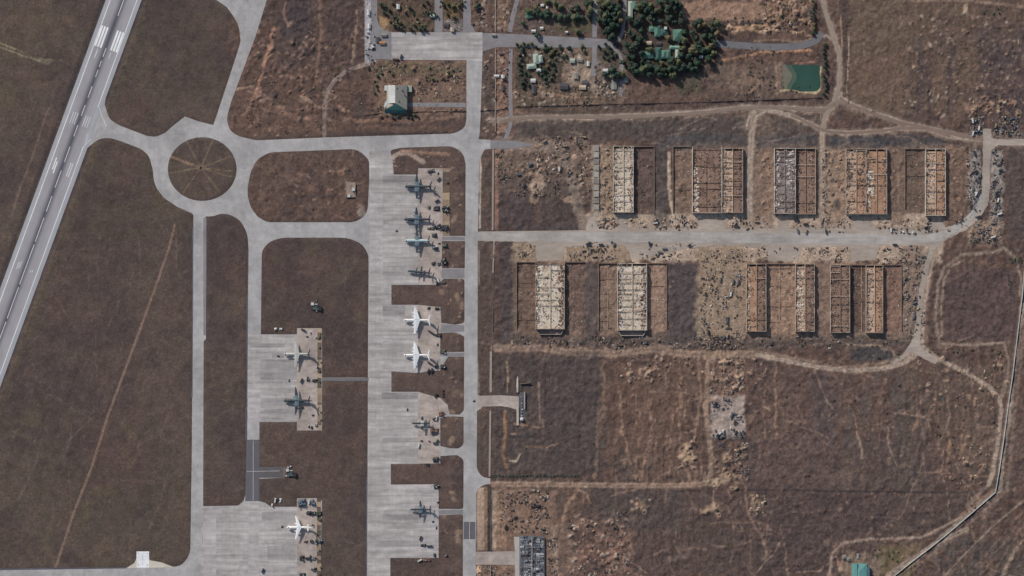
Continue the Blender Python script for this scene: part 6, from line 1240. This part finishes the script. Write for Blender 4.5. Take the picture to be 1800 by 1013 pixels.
# ------------------------------------------------------------------ soil heaps and pits
HM = {'pale': mat('heap_pale', S(158,140,122), amt=.2, scale=.5), 'brown': mat('heap_brown', S(116,94,82), amt=.2, scale=.5), 'dark': mat('heap_dark', S(82,72,70), amt=.25, scale=.5), 'reddish': mat('heap_red', S(130,98,80), amt=.2, scale=.5)}
def heap_mesh(seed, m_):
    r = random.Random(seed); vs = [(0,0,r.uniform(.8,1.1))]; n1 = 11; el = r.uniform(.5,1)
    for ring, (rr, hh) in enumerate(((.35,.8),(.7,.38),(1.0,-.12))):
        for k in range(n1):
            a = 2*math.pi*k/n1; q = rr * r.uniform(.75,1.2); vs.append((q*math.cos(a), q*math.sin(a)*el, hh*r.uniform(.6,1.2) if ring < 2 else -.15))
    fs = [(0,1+k,1+(k+1)%n1) for k in range(n1)]
    for g_ in range(2): 
        for k in range(n1): a = 1+g_*n1+k; b = 1+g_*n1+(k+1)%n1; fs.append((a, a+n1, b+n1, b))
    me = bpy.data.meshes.new('heap'); me.from_pydata(vs, [], fs); me.materials.append(m_); return me
HV = {k: [heap_mesh(i*3+len(k), m_) for i in range(4)] for k, m_ in HM.items()}
rh = random.Random(5)
HZ = [(18,1255,628,1308,692,['brown','reddish','dark'],'in the dug-over square above the pale storage square'),(14,1262,790,1312,840,['pale','brown'],'in the tan diggings below the pale storage square'),(16,1090,630,1240,670,['pale','brown','dark'],'on rough ground below the second cream hangar'),
 (14,1455,270,1485,395,['brown','dark'],'between the middle and twin upper hangars'),(10,1330,255,1356,395,['brown','reddish'],'left of the grey-floored hangar'),(14,1060,385,1215,402,['pale','brown','dark'],'beside the road under the lone cream hangar'),(12,1235,440,1300,520,['pale','brown'],'in the scrap strip, upper part'),
 (20,1340,0,1428,60,['brown','dark','pale'],'in the rough ground left of the top dirt road'),(12,940,240,1040,345,['pale','brown'],'in the scrap ground left of the lone cream hangar'),(12,1710,175,1780,200,['pale','reddish'],'in the reddish diggings at the right, above the junction'),(16,430,150,600,225,['brown','reddish'],'in the reddish plot right of the north taxiway'),
 (12,875,90,895,235,['pale','brown','dark'],'between the low wall and the parallel lane'),(16,1660,640,1770,700,['brown','pale','dark'],'near the fork by the perimeter wall'),(12,1690,780,1735,860,['pale','brown'],'near the lower part of the perimeter wall'),(18,1000,915,1105,1010,['brown','reddish','pale'],'in the reddish rough ground right of the burnt hall'),
 (14,1545,385,1690,412,['brown','pale','dark'],'along the road under the last upper hangar'),(12,1590,470,1622,590,['pale','brown'],'in the narrow yard right of the lower row'),(10,1320,870,1345,905,['pale'],'around the dark pit in the lower field'),(12,740,0,900,50,['brown','dark'],'above the north plaza'),(12,720,110,815,150,['brown','dark'],'on the plot of the large hall'),(14,1045,110,1100,165,['pale','dark'],'in the yard left of the grove')]
for n_, x0, y0, x1, y1, ks, z in HZ:
    for _ in range(n_):
        k = rh.choice(ks); x, y = rh.uniform(x0, x1), rh.uniform(y0, y1); o = bpy.data.objects.new('soil_heap', rh.choice(HV[k])); link(o)
        s = rh.uniform(1.6, 4.5); o.location = P(x, y, gz(x, y)); o.scale = (s, s*rh.uniform(.6,1.2), s*.55); o.rotation_euler = (0,0,rh.uniform(0,6.28)); tag(o, '%s %s soil heap %s' % ('small' if s < 2.5 else 'middling' if s < 3.6 else 'large', k, z), 'soil heap', 'soil heaps of the bare plots')

# ------------------------------------------------------------------ uncountable scrap, stones and broken slabs, one object per plot
rd = random.Random(99)
def scrap(name, zones, label, pal, smin=.8, smax=3.0, hmax=1.6):
    mb = MB()
    for (n_, x0, y0, x1, y1) in zones:
        cl_ = [(rd.uniform(x0,x1), rd.uniform(y0,y1), rd.uniform(3,9)) for _ in range(max(3, n_//14))]
        for _ in range(n_):
            if rd.random() < .7:
                c = rd.choice(cl_); x = c[0]+rd.gauss(0,c[2]*.6); y = c[1]+rd.gauss(0,c[2]*.6)
            else: x, y = rd.uniform(x0,x1), rd.uniform(y0,y1)
            x = min(max(x, x0), x1); y = min(max(y, y0), y1)
            i_ = int(round((x-900+1040)/STEP)); j_ = int(round((506.5-y+640)/STEP))
            if hard[j_, i_] > .5 and name != 'rubble_on_road' and rd.random() < .8: continue
            q = P(x, y); w = rd.uniform(smin, smax); l = w * rd.choice([.5,.7,1,1,2.2]); chunk(mb, q[0], q[1], gz(x, y)+.05, l, w, rd.uniform(.3, hmax), rd.choice([0,1.57,rd.uniform(0,3)]), rd.choice(pal), rd)
    o = mb.build(name, DEB, colors=True); tag(o, label, 'debris', None, 'stuff'); return o
PM = [S(c,c-4,c-8) for c in (52,60,70,84,130)] + [S(110,92,80),S(130,110,94),S(50,50,55),S(168,160,152),S(96,80,72),S(76,66,62)]
PB = [S(58,52,52),S(84,72,66),S(116,96,84),S(130,110,96),S(100,82,72),S(70,62,60)]
PC = [S(72,66,67),S(88,86,90),S(116,109,105),S(150,146,140),S(104,93,87),S(60,56,58),S(116,100,90),S(130,117,107)]
scrap('scrap_field', [(200,1704,262,1724,386),(250,1742,262,1764,400),(120,1703,206,1728,240),(170,1744,206,1792,242),(140,1704,388,1760,428),(60,1680,385,1700,400)], 'grey and pale scrap covering the strips along the right-hand curved road', PC)
scrap('scrap_field', [(260,1232,436,1262,605),(240,1262,436,1308,605),(220,1228,590,1310,614)], 'mixed scrap in the strip left of the orange lower hangar', PM)
scrap('scrap_field', [(50,1250,698,1285,722),(60,1256,754,1308,768),(30,1282,726,1308,746),(180,1248,628,1308,692),(160,1258,780,1316,842)], 'scrap and crates around the pale storage square', PC)
scrap('scrap_field', [(300,905,268,1038,345),(120,940,238,1036,262),(60,872,262,884,310),(90,868,275,900,320)], 'scrap on the ground left of the lone cream hangar', PM)
scrap('scrap_field', [(130,1000,426,1084,458),(90,1116,426,1230,460),(90,1040,384,1086,402),(120,1106,380,1226,404),(60,1276,384,1350,404),(80,1388,382,1494,408),(90,1540,384,1636,412),(80,1542,432,1626,464),(60,1352,436,1402,458),(110,1410,436,1494,460),(60,905,426,942,460),(60,1290,430,1350,460)], 'scrap and stones on the tan ground beside the hangar road', PM)
scrap('scrap_field', [(260,878,862,965,938),(90,962,940,980,1010),(260,1000,900,1105,1012),(60,838,996,905,1010)], 'scrap on the orange ground around the burnt slab hall', PM, .8, 3.4)
scrap('scrap_field', [(240,1588,462,1624,600),(200,900,590,1230,612),(110,1310,592,1600,612),(120,1056,262,1078,374),(90,1446,262,1452,376),(70,1700,264,1704,380)], 'rubble in the narrow verges round the hangars', PM)
scrap('garden_clutter', [(420,905,86,1040,188),(340,1046,86,1100,176),(140,905,0,1040,58),(130,1100,0,1190,130),(140,850,84,896,240),(90,832,0,896,56)], 'small clutter between the village houses', PM, .6, 2.4)
scrap('garden_clutter', [(150,664,0,760,56),(90,780,2,812,56),(260,656,108,816,148),(160,724,148,816,196),(120,642,2,662,106),(60,620,120,676,200)], 'small clutter on the plots around the north plaza', PM, .6, 2.4)
scrap('loose_stones', [(300,1330,0,1430,60),(160,1240,82,1440,112),(170,1240,112,1376,176),(70,1478,30,1492,190)], 'stones and clods on the banks around the pond road', PB, .6, 2.4)
scrap('loose_stones', [(420,1590,20,1795,205),(200,1700,170,1790,205),(60,1494,20,1590,200)], 'pale stones on the top right field', PB, .5, 1.9, .9)
scrap('loose_stones', [(380,430,30,640,234),(200,480,262,640,386),(100,400,215,800,236)], 'clods on the reddish plots right of the north taxiway', PB, .6, 2.2, 1.0)
scrap('loose_stones', [(500,1320,612,1790,860),(260,1400,860,1740,1010),(260,1080,625,1240,850),(160,870,625,1060,835),(120,1640,440,1790,600)], 'stones and clods on the right-hand fields', PB, .5, 2.0, 1.0)
scrap('hardstand_litter', [(110,740,298,790,500),(100,740,540,772,650),(100,740,692,786,812),(30,735,860,770,980),(60,524,580,564,755),(50,524,880,556,1010)], 'small dark litter scattered on the tan hardstands', [S(60,58,60),S(80,74,72),S(110,100,96),S(190,186,180)], .5, 1.5, .8)
print('objects', len(bpy.data.objects))
